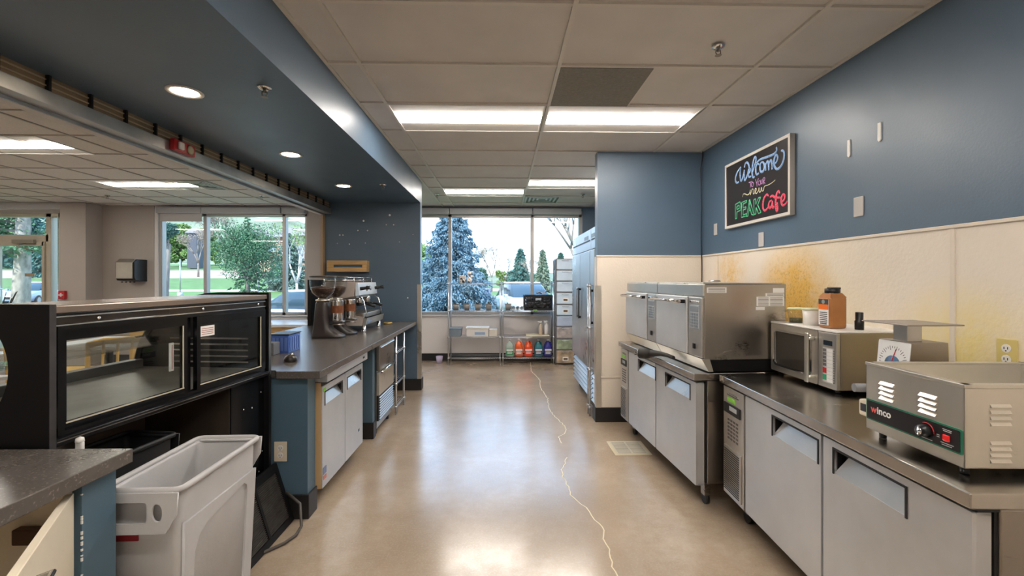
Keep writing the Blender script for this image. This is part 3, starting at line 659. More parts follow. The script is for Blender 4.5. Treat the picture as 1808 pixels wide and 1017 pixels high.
# ---------------------------------------------------------------- right wall fittings
def plate_(lb, y, z, w_=.035, h=.057, x=XW, m=None, n='wall_plate'):
    o = MB().box(x-.007, x, y-w_, y+w_, z-h, z+h, .003).to(n, m or mat('grey plate', (.50, .47, .45), .4)); return tag(o, lb, 'wall plate')
plate_('blank grey wall plate nearest the room corner, left below the chalkboard', 4.251, 1.948, .03, .055); plate_('blank grey wall plate under the chalkboard', 3.492, 1.781); plate_('blank grey wall plate right of the chalkboard', 2.526, 1.884)
for y, z, lb in ((2.598, 2.243, 'lower of the two white hook strips on the blue wall'), (2.384, 2.27, 'higher of the two white hook strips on the blue wall')):
    tag(MB().plate([(-.011, -.042), (-.006, -.05), (0, -.053), (.006, -.05), (.011, -.042), (.010, .05), (-.010, .05)], [], .006, frame(XW-.003, y, z, (0, -1, 0), (0, 0, 1))).to('hook_strip', white), lb, 'hook')
def outlet(lb, M, n='wall_outlet', m=almond):
    o = thing(n, lb, 'outlet', (0, 0, 0)); o.matrix_world = M
    MB().box(-.038, .038, -.06, .06, 0, .006, .002).to('cover_plate', m, o)
    for c_ in (.022, -.022):
        sk = MB().plate(circle(0, c_, .017, 20), [], .003, Matrix.Translation((0, 0, .007))).to('socket', white, o)
        MB().box(-.008, -.005, c_-.004, c_+.006, .008, .0095).box(.005, .008, c_-.004, c_+.006, .008, .0095).cyl((0, c_-.010, .008), (0, c_-.010, .0095), .003, n=8).to('slot', ink, sk)
    return o
yel = mat('grease yellowed plate', (.62, .50, .18), .4)
outlet('yellowed duplex wall outlet behind the food warmer', frame(XW-.006, 1.765, 1.158, (0, -1, 0), (0, 0, 1)), m=yel)
outlet('almond wall outlet on the end of the blue counter base', frame(-1.352, 2.74, .412, (1, 0, 0), (0, 0, 1)))
tag(MB().tube([(2.055, 4.50, CZ), (2.05, 4.49, 2.72), (2.035, 4.50, 2.6), (2.045, 4.505, 2.2), (2.038, 4.50, 1.9), (2.046, 4.50, 1.6), (2.04, 4.49, 1.43), (2.04, 4.45, 1.2), (2.04, 4.42, .88)], .005, 6).to('hanging_cord', black), 'thin black cord hanging down the corner behind the ovens', 'cord')

# ---------------------------------------------------------------- chalkboard
cb = thing('chalkboard_sign', 'framed chalkboard with a coloured hand lettered welcome message on the blue wall', 'chalkboard', (XW, 3.5475, 2.21))
w = MB().plate([(-.458, -.288), (.458, -.288), (.458, .288), (-.458, .288)], [[(-.436, -.266), (.436, -.266), (.436, .266), (-.436, .266)]], .036, frame(-.019, 0, 0, (0, -1, 0), (0, 0, 1)))
w.to('picture_frame', mat('pale frame', (.62, .58, .53), .4), cb)
MB().box(-.030, -.002, -.44, .44, -.27, .27).to('board', mat('chalkboard black', (.018, .014, .014), .35), cb)
LETTERS={'welcome':[[(3.744,2.425),(3.809,2.385),(3.834,2.334),(3.809,2.302),(3.777,2.304)],[(3.744,2.425),(3.757,2.372),(3.744,2.305),(3.713,2.328),(3.689,2.386)],[(3.692,2.382),(3.686,2.296),(3.646,2.329),(3.616,2.384),(3.64,2.432),(3.674,2.436),(3.689,2.405)],[(3.643,2.337),(3.609,2.347),(3.599,2.366),(3.619,2.376),(3.634,2.347),(3.619,2.31),(3.587,2.309)],[(3.577,2.321),(3.533,2.391),(3.516,2.431),(3.536,2.449),(3.562,2.407),(3.575,2.345),(3.562,2.293),(3.538,2.295)],[(3.474,2.374),(3.501,2.387),(3.523,2.357),(3.512,2.306),(3.477,2.307)],[(3.44,2.385),(3.461,2.369),(3.457,2.318),(3.423,2.308),(3.403,2.338),(3.416,2.373),(3.44,2.385)],[(3.394,2.363),(3.387,2.305)],[(3.387,2.349),(3.366,2.371),(3.351,2.352),(3.348,2.297)],[(3.346,2.343),(3.325,2.368),(3.31,2.35),(3.305,2.294)],[(3.288,2.328),(3.254,2.335),(3.237,2.365),(3.256,2.39),(3.28,2.363),(3.28,2.318),(3.249,2.282),(3.201,2.29),(3.169,2.329),(3.163,2.378),(3.184,2.403),(3.198,2.398)],[(3.512,2.398),(3.457,2.411),(3.364,2.405),(3.288,2.403),(3.251,2.418),(3.254,2.447)]],'to_your':[[(3.621,2.263),(3.575,2.263)],[(3.599,2.264),(3.596,2.218)],[(3.572,2.258),(3.587,2.245),(3.581,2.224),(3.561,2.219),(3.555,2.243),(3.572,2.258)],[(3.526,2.269),(3.509,2.237),(3.484,2.267)],[(3.509,2.237),(3.504,2.206)],[(3.47,2.246),(3.487,2.236),(3.479,2.214),(3.459,2.214),(3.457,2.237),(3.47,2.246)],[(3.448,2.249),(3.448,2.219),(3.432,2.216),(3.428,2.251)],[(3.416,2.205),(3.419,2.251),(3.4,2.252),(3.402,2.233),(3.418,2.23),(3.395,2.206)]],'new':[[(3.717,2.161),(3.708,2.183),(3.682,2.182),(3.643,2.166),(3.613,2.173),(3.599,2.199)],[(3.599,2.199),(3.599,2.157),(3.577,2.197),(3.558,2.194),(3.555,2.157),(3.533,2.165),(3.512,2.185),(3.526,2.196),(3.533,2.173),(3.515,2.152),(3.484,2.171),(3.477,2.19),(3.473,2.157),(3.454,2.157),(3.443,2.187),(3.436,2.158),(3.416,2.158),(3.403,2.186),(3.351,2.187),(3.3,2.195),(3.266,2.206)]],'peak':[[(3.834,1.992),(3.834,2.118),(3.76,2.128),(3.743,2.095),(3.752,2.054),(3.808,2.049),(3.808,1.995),(3.834,1.992)],[(3.808,2.097),(3.772,2.102),(3.769,2.074),(3.808,2.07),(3.808,2.097)],[(3.733,1.991),(3.733,2.117),(3.656,2.122),(3.656,2.106),(3.708,2.101),(3.708,2.068),(3.666,2.07),(3.666,2.053),(3.708,2.05),(3.708,2.008),(3.656,2.012),(3.656,1.993),(3.733,1.991)],[(3.656,1.989),(3.61,2.122),(3.548,1.985),(3.581,1.993),(3.61,2.065),(3.634,1.989),(3.656,1.989)],[(3.619,2.116),(3.599,2.03),(3.613,2.032)],[(3.545,1.989),(3.548,2.109),(3.523,2.111),(3.522,2.066),(3.484,2.112),(3.454,2.112),(3.494,2.057),(3.45,1.991),(3.484,1.986),(3.518,2.04),(3.521,1.989),(3.545,1.989)]],'cafe':[[(3.351,2.102),(3.374,2.117),(3.414,2.087),(3.423,2.026),(3.396,1.997),(3.357,2.014)],[(3.31,2.061),(3.338,2.054),(3.351,2.026),(3.332,2.005),(3.308,2.026),(3.301,2.056)],[(3.301,2.056),(3.299,2.004),(3.278,2.011)],[(3.213,2.096),(3.227,2.115),(3.251,2.095),(3.262,2.037),(3.251,1.972),(3.237,1.981),(3.244,2.035)],[(3.332,2.089),(3.3,2.093),(3.263,2.073),(3.204,2.062)],[(3.199,2.024),(3.162,2.041),(3.156,2.068),(3.179,2.077),(3.198,2.04),(3.18,2.002),(3.146,2.006),(3.126,2.024)]]}
SW = {'welcome': (.0112, (.30, .48, .78)), 'to_your': (.0042, (.50, .25, .52)), 'new': (.0045, (.68, .66, .42)), 'peak': (.005, (.10, .52, .27)), 'cafe': (.0112, (.85, .10, .17))}
def smooth_(P, k=5):
    out = []
    for i in range(len(P)-1):
        p0, p1, p2, p3 = P[max(0, i-1)], P[i], P[i+1], P[min(len(P)-1, i+2)]
        for j in range(k):
            t_ = j/k; out.append(tuple(.5*((2*b)+(c_-a_)*t_+(2*a_-5*b+4*c_-d_)*t_*t_+(3*b-a_-3*c_+d_)*t_**3) for a_, b, c_, d_ in zip(p0, p1, p2, p3)))
    out.append(P[-1]); return out
for key, (wd, col) in SW.items():
    w = MB()
    for st_ in LETTERS[key]:
        P = st_ if key == 'peak' or len(st_) < 3 else smooth_(st_)
        n = len(P)
        for i, (p, q) in enumerate(zip(P, P[1:])):
            w1 = wd*(.62+.38*math.sin(PI*(i+.5)/n)) if key in ('welcome', 'cafe', 'new') else wd
            M_ = lambda s_: Vector((-.0315, s_[0]-3.5475, s_[1]-2.21))
            w.tube([M_(p), M_(q)], w1, 6)
    for v in w.bm.verts: v.co.x = -.0312+(v.co.x+.0315)*.12
    w.to('lettering_'+key, mat('chalk '+key, col, .8, var=.12, vscale=30), cb)
# floor drain
fd = thing('floor_drain', 'square white floor drain grate in front of the far worktop refrigerator', 'drain', (1.094, 3.815, 0))
w = MB().plate([(-.155, -.16), (.155, -.16), (.155, .16), (-.155, .16)], [[(-.13, -.135), (.13, -.135), (.13, .135), (-.13, .135)]], .006, Matrix.Translation((0, 0, .003))); w.to('rim', mat('drain rim', (.55, .48, .33), .4), fd)
w = MB()
for k in range(11): w.box(-.122, -.006, -.122+.0225*k, -.108+.0225*k, .002, .007).box(.006, .122, -.122+.0225*k, -.108+.0225*k, .002, .007)
w.box(-.13, .13, -.135, -.125, .002, .007).box(-.13, .13, .125, .135, .002, .007).box(-.13, -.12, -.13, .13, .002, .007).box(.12, .13, -.13, .13, .002, .007).box(-.008, .008, -.13, .13, .002, .007)
w.to('grate', mat('grate white', (.52, .48, .40), .4), fd); MB().box(-.13, .13, -.135, .135, .0004, .0015).to('drain_pan', mat('drain dark', (.10, .07, .05), .6), fd)

# ================================================================ LEFT SIDE: counter, base walls, machines
ct = tag(MB().prism([(-2.36, 2.83), (-1.375, 2.722), (-1.355, 2.69), (-1.095, 2.69), (-1.135, 5.89), (-2.36, 5.89)], 'z', .865, .91).to('worktop', lam), 'long dark speckled counter top carrying the coffee machine', 'counter top')
m = ct.modifiers.new('b', 'BEVEL'); m.width = .003; m.segments = 2
cbs = struct(MB().box(-2.33, -2.25, 2.86, 5.88, 0, .864).to('wall_counter', bluecab), 'blue painted base walls with black cove feet under the long counter')
def stub(y0, y1, x0=-2.25, x1=-1.19):
    MB().box(x0, x1, y0, y1, 0, .864).to('stub_wall', bluecab, cbs)
    MB().box(x1-.2, x1+.012, y0-.012, y0, 0, .15, .005).box(x1, x1+.012, y0-.012, y1+.005, 0, .15, .005).box(x0, x1-.2, y0-.012, y0, 0, .15, .004).to('cove_foot', basem, cbs)
stub(2.74, 2.85, -1.75); stub(4.10, 4.17)
fr = thing('undercounter_refrigerator', 'two-door pale stainless refrigerator built in under the long counter', 'refrigerator', (-1.155, 3.715, 0), PI)
L = .845
MB().box(.06, .72, .005, L-.005, .12, .855).to('body', mat('cabinet side tan', (.40, .28, .15), .5), fr)
MB().box(-.035, .06, .0, L, .802, .862, .003).to('header', ssdoor, fr, label='pale header strip'); MB().box(-.037, -.035, .08, .12, .825, .840).to('display', dark, fr)
MB().box(.01, .06, .005, L-.005, .772, .802).to('shadow_gap', dark, fr)
pocket_door(fr, .01, .418, .115, .772, .06, .37, .645, .725); pocket_door(fr, .425, L-.008, .115, .772, .48, .79, .645, .725)
MB().box(-.0015, .0, L-.06, L-.02, .735, .757).to('energy_sticker', green, fr); w = MB().box(-.0015, 0, L-.07, L-.02, .20, .245); w.to('badge_sticker', mat('blue sticker', (.18, .24, .42), .5), fr); MB().box(-.0015, 0, L-.07, L-.02, .165, .19).to('badge_sticker', mat('red sticker', (.60, .22, .18), .5), fr)
MB().box(-.0012, .0, .10, .13, .24, .26).to('scratch_mark', mat('teal mark', (.05, .15, .20), .5), fr)
for x, y in ((.1, .1), (.1, L-.1), (.6, .1), (.6, L-.1)): MB().cyl((x-.012, y, .033), (x+.012, y, .033), .033, n=16).box(x-.02, x+.02, y-.02, y+.02, .05, .12).to('caster', black, fr)
MB().box(.006, .056, L+.0005, L+.004, .12, .80).to('door_edge', mat('tan door edge', (.50, .34, .17), .5), fr, label='tan coloured door edge')
im = thing('ice_machine', 'undercounter ice machine with a dark lid and louvred base beside the open rack', 'ice machine', (-1.15, 4.75, 0), PI)
L = .555
MB().box(.03, .62, .0, L, .06, .855).to('body', ssd, im)
MB().box(.0, .03, .0, L, .60, .855, .006).to('bin_door', ssd, im); MB().box(-.012, .0, .02, L-.02, .815, .826, .003).to('door_trim', chrome, im)
MB().tube([(-.014, .02, .585), (-.022, L/2, .60), (-.014, L-.02, .585)], .009, 8).to('handle', chrome, im)
MB().box(.004, .03, .0, L, .37, .585, .004).to('lower_panel', ssw, im)
w = MB().box(.012, .03, 0, L, .13, .365); w.to('grille_recess', dark, im)
w = MB()
for k in range(9): w.prism([(.0, .145+.0245*k), (.011, .152+.0245*k), (.012, .147+.0245*k)], 'y', .02, L-.02)
w.to('grille', ssd, im); 
for y in (.05, L-.05): MB().cyl((.06, y, 0), (.06, y, .13), .016, n=12).to('foot', black, im)

def wire_shelf(w, x0, x1, y0, y1, z, n=14, rim=.018, axis='x'):
    r = .003
    for zz in (z, z-rim): w.tube([(x0, y0, zz), (x1, y0, zz), (x1, y1, zz), (x0, y1, zz)], .0035, 6, closed=True)
    if axis == 'x':
        for i in range(n+1): x = x0+(x1-x0)*i/n; w.tube([(x, y0, z), (x, y1, z)], .0017, 4)
    else:
        for i in range(n+1): y = y0+(y1-y0)*i/n; w.tube([(x0, y, z), (x1, y, z)], .0017, 4)
    k = max(4, int((x1-x0)/.04)); P = [(x0+(x1-x0)*i/k, y0, z-(rim if i % 2 else 0)) for i in range(k+1)]; w.tube(P, .002, 4)
    k = max(4, int((y1-y0)/.04))
    for x in (x0, x1): w.tube([(x, y0+(y1-y0)*i/k, z-(rim if i % 2 else 0)) for i in range(k+1)], .002, 4)
def rack(label, x0, x1, y0, y1, H_, shelves, n=40, cap=True):
    o = thing('wire_rack', label, 'shelving rack', ((x0+x1)/2, (y0+y1)/2, 0)); hx, hy = (x1-x0)/2, (y1-y0)/2
    for sx in (-1, 1):
        for sy in (-1, 1):
            w = MB().cyl((sx*hx, sy*hy, .02), (sx*hx, sy*hy, H_), .0125, n=12).cyl((sx*hx, sy*hy, 0), (sx*hx, sy*hy, .02), .008, .010, n=10)
            w.lathe([(.013, H_), (.011, H_+.006)], (sx*hx, sy*hy, 0), 12); w.to('post', wire, o)
    for z in shelves:
        w = MB(); wire_shelf(w, -hx, hx, -hy, hy, z, n)
        for sx in (-1, 1):
            for sy in (-1, 1): w.cyl((sx*hx, sy*hy, z-.02), (sx*hx, sy*hy, z+.006), .017, n=12)
        w.to('shelf', wire, o)
    return o
rack('low wire rack tucked under the long counter beside the ice machine', -1.52, -1.15, 4.83, 5.21, .845, [.09, .337, .676], 14)
bw = MB().lathe([(.02, .002), (.045, .01), (.065, .045), (.062, .045), (.042, .014), (0, .006)], n=24, caps=False).to('steel_bowl', ss); tag(bw, 'small steel bowl on the middle shelf of the rack under the counter', 'bowl'); bw.location = (-1.27, 5.05, .342)

# ---- on the counter
KZ = .91
kd = thing('tamping_puck', 'round black dome with a metal knob at the near end of the long counter', 'tamper', (-1.425, 3.02, KZ))
MB().lathe([(.040, 0), (.043, .006), (.041, .022), (.033, .036), (.018, .044), (0, .046)], n=28).to('dome', mat('dome black', (.02, .015, .014), .3), kd); MB().sphere((.01, -.005, .047), .011).to('knob', ssw, kd)
cd = thing('plastic_caddy', 'blue, grey and black plastic organiser caddy beside the display case', 'caddy', (-1.67, 3.36, KZ), .0)
MB().plate(rrect(-.07, -.10, .07, .10, .01), [rrect(-.064, -.094, .064, .094, .006)], .13, Matrix.Translation((0, .10, .067))).box(-.066, .066, .004, .196, 0, .004).to('tray', mat('blue plastic', (.06, .13, .42), .3), cd)
w = MB()
for k in range(5): w.box(.070, .0745, .02+.036*k, .038+.036*k, .015, .115, .002)
for k in range(4): w.box(-.05+.03*k, -.032+.03*k, -.0035, .0, .015, .115, .002)
w.to('rib', mat('pale blue ribs', (.13, .22, .55), .3), cd)
MB().box(-.075, .075, -.004, .204, .134, .142, .003).to('lid', black, cd)
MB().box(-.075, .01, -.10, -.006, 0, .09, .006).to('grey_bin', mat('mid grey', (.17, .18, .20), .5), cd)
MB().box(-.10, -.078, -.11, -.05, 0, .14, .004).to('white_divider', white, cd)
br = thing('brush_bundle', 'tan bristle brush standing behind the display case corner', 'brush', (-1.76, 3.36, KZ))
w = MB(); rr_ = random.Random(5)
for i in range(60): a = rr_.uniform(0, 6.28); r = rr_.uniform(0, .035); w.tube([(r*.3*math.cos(a), r*.3*math.sin(a), .15), (r*math.cos(a), r*math.sin(a), .225+rr_.uniform(-.02, .02))], .0016, 4)
w.to('bristles', mat('straw', (.55, .30, .09), .8), br); MB().cyl((0, 0, 0), (0, 0, .155), .013, n=12).to('handle', white, br)
def grinder(label, x, y, rz, bodycol, hopper_r=.118):
    o = thing('coffee_grinder', label, 'coffee grinder', (x, y, KZ), rz)      # +x is the outlet side
    bm_ = mat('grinder shell', bodycol, .38)
    w = MB()
    secs = [(0, -.14, .15, .098), (.02, -.14, .15, .098), (.045, -.135, .10, .092), (.09, -.125, .035, .084), (.20, -.115, .015, .078), (.325, -.105, .008, .072), (.345, -.095, -.002, .062)]
    rings = []
    for z, a, b, hw in secs:
        c_ = (a+b)/2; hl = (b-a)/2; ring = []
        for i in range(28):
            t_ = 2*PI*i/28; cx_, sx_ = math.cos(t_), math.sin(t_); f = (abs(cx_)**4+abs(sx_)**4)**(-.25)
            ring.append(w.bm.verts.new((c_+hl*cx_*f, hw*sx_*f, z)))
        rings.append(ring)
    w._skin(rings); w.to('body', bm_, o)
    MB().lathe([(.0, 0), (.0, 0)], n=4) if False else None
    MB().lathe([(.062, .345), (.066, .352), (.066, .36), (.045, .366), (.040, .375)], (-.05, 0, 0), 28).to('collar', ssw, o)
    w = MB().cyl((-.05, .03, .357), (-.05, .095, .357), .006, n=8); w.to('lock_lever', chrome, o)
    R = hopper_r; prof = [(.038, .372), (.042, .382), (R*.55, .398), (R*.78, .425), (R*.91, .46), (R*.98, .50), (R, .54), (R*.995, .575)]
    hp = MB().lathe(prof, (-.05, 0, 0), 32, caps=False).to('hopper', plastic_clear, o)
    MB().lathe([(R*1.0, .572), (R*1.05, .576), (R*1.05, .584), (R*.9, .588), (0, .59)], (-.05, 0, 0), 32).to('hopper_lid', mat('smoky lid', (.05, .045, .04), .3), hp)
    MB().lathe([(.034, .376), (.038, .386), (R*.51, .402), (R*.74, .429), (R*.87, .462), (R*.90, .478), (R*.6, .486), (0, .482)], (-.05, 0, 0), 28).to('beans', beans, hp)
    # doser
    MB().lathe([(.052, .16), (.054, .165), (.054, .345), (.056, .352), (0, .354)], (.085, 0, 0), 28).to('doser', chrome, o)
    MB().lathe([(.0555, .235), (.0555, .305)], (.085, 0, 0), 28, caps=False).to('dose_window', grounds, o)
    MB().tube([(.085, -.05, .20), (.105, -.085, .195), (.10, -.10, .19)], .008, 8).to('dose_lever', black, o)
    w = MB().box(.055, .15, -.035, .035, .145, .162, .004).tube([(.02, -.03, .125), (.14, -.034, .125)], .006, 6).tube([(.02, .03, .125), (.14, .034, .125)], .006, 6); w.to('fork', ssd, o)
    return o
grinder('nearer dark brown coffee grinder with a full bean hopper on the counter', -1.66, 4.27, .0, (.030, .022, .020))
grinder('second coffee grinder, between the nearer grinder and the espresso machine', -1.63, 4.53, .0, (.020, .016, .016), .108)
es = thing('espresso_machine', 'chrome espresso machine with a white panel at the far end of the counter', 'espresso machine', (-1.43, 4.66, KZ))   # +x front, +y along
L = .66
MB().box(-.46, -.02, .02, L-.02, .09, .20, .01).to('base_housing', ssd, es)
MB().prism([(-.46, .20), (-.30, .20), (-.24, .34), (-.10, .36), (-.10, .50), (-.42, .50), (-.46, .46)], 'y', .03, L-.03).to('boiler_housing', ssd, es)
for y in (0.0, L-.03): MB().prism([(-.47, .07), (-.03, .07), (-.02, .16), (-.30, .20), (-.30, .34), (-.12, .38), (-.09, .52), (-.40, .53), (-.47, .46)], 'y', y, y+.03).to('side_panel', mat('pale grey enamel', (.42, .36, .32), .3), es)
MB().prism([(-.10, .38), (-.06, .39), (-.075, .52), (-.10, .52)], 'y', .0, L).to('control_panel', mat('pearl panel', (.58, .66, .74), .3), es, label='pale blue white control panel')
for y in (.06, L-.06): w = MB().cyl((-.07, y, .455), (-.015, y, .462), .019, .016, n=16).cyl((-.015, y, .462), (.035, y, .468), .016, .021, n=14); w.to('steam_knob', black, es)
w = MB().lathe([(.03, 0), (.03, .006), (0, .008)], n=24, M=frame(-.066, L*.5-.06, .455, (0, 1, 0), (0, 0, 1))).lathe([(.024, 0), (.024, .006), (0, .008)], n=24, M=frame(-.066, L*.5+.08, .455, (0, 1, 0), (0, 0, 1))); w.to('gauge', chrome, es)
for y in (L*.30, L*.70):
    gp = MB().lathe([(.034, .30), (.036, .31), (.036, .345), (.028, .385)], (-.12, y, 0), 24).to('group_head', chrome, es)
    MB().lathe([(.03, .268), (.034, .275), (.034, .30), (0, .30)], (-.12, y, 0), 20).cyl((-.09, y, .285), (-.045, y, .285), .007, n=8).cyl((-.045, y, .285), (.055, y-.01, .262), .012, .016, n=12).to('portafilter', black, gp)
for y in (.05, L-.04): MB().tube([(-.08, y, .38), (-.03, y, .33), (.0, y-.005, .20), (-.01, y-.01, .15)], .006, 8).to('steam_wand', chrome, es)
MB().box(-.28, .02, .01, L-.01, .135, .15, .003).to('drip_tray', ss, es)
MB().prism([(-.02, .07), (.005, .08), (.022, .15), (-.02, .15)], 'y', .0, L).to('front_fascia', ssw, es)
MB().box(.012, .0145, .05, .17, .095, .135).to('badge', mat('fascia badge', (.20, .26, .40), .4), es)
for x, y in ((-.03, .05), (-.03, L-.05), (-.42, .05), (-.42, L-.05)): MB().lathe([(.026, 0), (.022, .01), (.022, .075)], (x, y, 0), 20).to('foot', chrome, es)
w = MB()
for z in (.545, .575): w.tube([(-.43, .02, z), (-.12, .02, z), (-.12, L-.02, z), (-.43, L-.02, z)], .005, 6, closed=True)
for x, y in ((-.43, .02), (-.12, .02), (-.12, L-.02), (-.43, L-.02), (-.12, L/2), (-.43, L/2)): w.cyl((x, y, .49), (x, y, .575), .005, n=6)
w.to('cup_rail', chrome, es)
MB().lathe([(.06, .20), (.085, .27), (.090, .34), (.075, .41), (.04, .45), (0, .46)], (-.215, -.035, 0), 24).to('milk_pitcher', mat('taupe gloss', (.40, .33, .28), .25), es) if False else None
tag(MB().lathe([(.052, 0), (.054, .01), (.054, .022), (.048, .024), (.046, .012), (0, .01)], n=28).to('brass_ring', mat('brass', (.50, .36, .15), .3, .9)), 'shallow brass coloured dish at the end of the counter past the espresso machine', 'dish').location = (-1.42, 5.55, KZ)
tag(MB().box(-2.33, -2.29, 5.36, 5.885, .91, 1.46, .003).to('side_splash', blackd), 'black upright side panel at the back corner of the counter', 'panel')
wb = thing('wooden_box_shelf', 'pale wooden wall box with a long slot on the dark blue end wall', 'wall box', (-2.01, 5.90, 1.565))
MB().plate([(-.255, 0), (.255, 0), (.255, .145), (-.255, .145)], [[(-.17, .055), (.20, .055), (.20, .09), (-.17, .09)]], .012, frame(0, -.115, 0, (1, 0, 0), (0, 0, 1))).to('front_board', wood, wb)
MB().box(-.255, .255, -.11, 0, 0, .012).box(-.255, .255, -.11, 0, .133, .145).box(-.255, -.243, -.11, 0, .012, .133).box(.243, .255, -.11, 0, .012, .133).to('carcass', wood, wb)
MB().box(-.2, .21, -.10, -.012, .04, .11).to('dark_liner', bluecab, wb)
# leftover mounting dabs on the end wall
for i, (x, z, r) in enumerate([(-2.141, 2.05, .011), (-2.10, 2.05, .010), (-2.173, 1.94, .009), (-2.015, 1.931, .009), (-1.83, 2.238, .013), (-1.904, 2.111, .010), (-1.778, 2.111, .010), (-1.487, 2.314, .014), (-1.532, 2.187, .008), (-1.435, 2.187, .009), (-1.807, 1.946, .006), (-1.36, 1.96, .005), (-1.18, 2.06, .005), (-1.25, 1.22, .009)]):
    o = MB().lathe([(r, 0), (r*.8, .003), (0, .004)], n=12, M=frame(x, 5.8995, z, (1, 0, 0), (0, 0, 1))).to('filler_dab', white); tag(o, 'small white filler dab on the dark blue end wall', 'wall mark', 'white filler dabs on the end wall')

# ---------------------------------------------------------------- display case (local: doors face +x, length along +y)
dc = thing('display_case', 'large black refrigerated display case with sliding glass rear doors', 'display case', (-1.52, 1.545, 0), -.1035)
Y1 = 1.135; D = .86
MB().plate([(.045, 0), (.045, 1.378), (-D, 1.378), (-D, 0)], [circle(-.302, 1.16, .197, 48)], .018, frame(0, -.047, 0, (1, 0, 0), (0, 0, 1))).to('end_panel', blackd, dc, label='flat black end panel with a round opening')
MB().box(.0445, .0465, -.057, -.037, .0, 1.378).to('panel_edge', mat('scuffed black edge', (.035, .033, .034), .5, var=.6, vscale=14), dc)
MB().plate([(.02, 0), (.02, 1.385), (-.30, 1.385)]+[(-.30-.53*math.sin(PI/2*i/10), .93+.455*math.cos(PI/2*i/10)) for i in range(1, 11)]+[(-D, .90), (-D, 0)], [], .022, frame(0, Y1+.001, 0, (1, 0, 0), (0, 0, 1))).to('end_panel', blackd, dc)
MB().box(-.34, .012, -.037, Y1-.01, 1.346, 1.372, .004).to('top_cap', mat('brown reflecting steel', (.30, .24, .20), .25, .6), dc, label='steel top with a brown reflection put into its colour')  # the brown reflection on the steel top is put into its base colour
MB().box(-.03, .008, -.037, Y1-.01, 1.334, 1.346, .002).to('top_rail', blackm, dc)
MB().box(-.02, .004, -.037, Y1-.01, 1.305, 1.333, .002).to('header_strip', mat('glossy brown black', (.025, .018, .014), .08), dc)
for y in (.14, .64, 1.05): MB().lathe([(.008, 0), (.006, .004), (0, .005)], n=12, M=frame(.004, y, 1.319, (0, 1, 0), (0, 0, 1))).to('screw', chrome, dc)
MB().box(-.01, .009, -.037, Y1-.01, 1.3015, 1.3055).to('lower_trim', chrome, dc); MB().box(-.01, .009, -.037, Y1-.01, 1.331, 1.335).to('upper_trim', chrome, dc)
MB().plate([(.0, .922), (Y1-.01, .922), (Y1-.01, 1.302), (.0, 1.302)], [[(.022, .938), (Y1-.03, .938), (Y1-.03, 1.285), (.022, 1.285)]], .03, frame(-.008, 0, 0, (0, 1, 0), (0, 0, 1))).to('door_surround', blackm, dc)
def sdoor(y0, y1, x, lb):
    d = MB().plate([(y0, .938), (y1, .938), (y1, 1.285), (y0, 1.285)], [[(y0+.022, .960), (y1-.04, .960), (y1-.04, 1.247), (y0+.022, 1.247)]], .020, frame(x, 0, 0, (0, 1, 0), (0, 0, 1))).to('sliding_door', blackm, dc, label=lb)
    MB().box(x-.003, x+.001, y0+.018, y1-.036, .956, 1.251).to('door_glass', caseglass, d)
    MB().box(x+.008, x+.012, y0+.02, y1-.038, .956, .961).box(x+.008, x+.012, y1-.045, y1-.040, .960, 1.247).to('glass_bead', mat('cream bead', (.50, .46, .36), .5), d)
    return d
sdoor(.022, .585, -.022, 'near sliding glass door'); d2 = sdoor(.595, Y1-.03, .002, 'far sliding glass door, standing in front of the near one')
MB().box(.0035, .0045, .625, .715, 1.185, 1.235).to('door_sticker', paper, d2)
w = MB()
for k in range(4): w.box(.0045, .005, .633, .707, 1.194+.009*k, 1.197+.009*k)
w.to('lettering', mat('red print', (.40, .12, .08), .6), d2)
th = MB().box(-.060, -.053, .515, .538, 1.04, 1.17, .002).to('thermometer', paper, dc, label='strip thermometer behind the door glass'); MB().box(-.0525, -.052, .525, .528, 1.05, 1.16).to('thermometer_column', red, th)
MB().box(-.03, .026, -.037, Y1-.01, .895, .922, .004).to('door_sill', blackm, dc); MB().box(.022, .028, -.02, Y1-.02, .910, .914).to('sill_trim', chrome, dc)
MB().box(-D, -.03, -.037, Y1-.01, .885, .935).to('deck', mat('deck laminate grey', (.22, .21, .19), .3, var=.25, vscale=9), dc)
MB().box(-D, -.50, -.037, .85, 0, .885).to('lower_body', brown, dc); MB().box(-D, -.012, .855, Y1-.01, 0, .885).to('machine_panel', blackm, dc)
MB().box(-.50, -.02, .848, .855, .02, .885).to('bay_side', brown, dc)
for y, z in ((.95, .74), (1.02, .73), (1.00, .56), (1.10, .80), (1.11, .30), (1.11, .45), (1.08, .34)): MB().lathe([(.006, 0), (.004, .003), (0, .004)], n=8, M=frame(-.012, y, z, (0, 1, 0), (0, 0, 1))).to('screw', chrome, dc)
arc = [(-.30, 1.345)] + [(-.30-.50*math.sin(a), .945+.40*math.cos(a)) for a in [PI/2*i/12 for i in range(1, 13)]]
w = MB(); A_ = [w.bm.verts.new((x, .0, z)) for x, z in arc]; B_ = [w.bm.verts.new((x, Y1-.02, z)) for x, z in arc]
for i in range(len(A_)-1): w.bm.faces.new((A_[i], A_[i+1], B_[i+1], B_[i]))
w.to('curved_front_glass', caseglass, dc, smooth=True)
for y in (.10, Y1-.03): MB().tube([(x, y, z) for x, z in arc], .016, 8).to('curved_rib', blackm, dc)
MB().box(-.70, -.30, .02, Y1-.05, 1.13, 1.136).to('glass_shelf', caseglass, dc); MB().box(-.82, -.76, 0, Y1-.03, .935, .985, .004).to('air_grille', mat('air grille', (.10, .10, .10), .35, .4), dc)
w = MB()
for k in range(5): w.box(-.60, -.10, Y1-.022, Y1-.014, .965+.035*k, .976+.035*k, .002)
w.to('end_vent', chrome, dc)
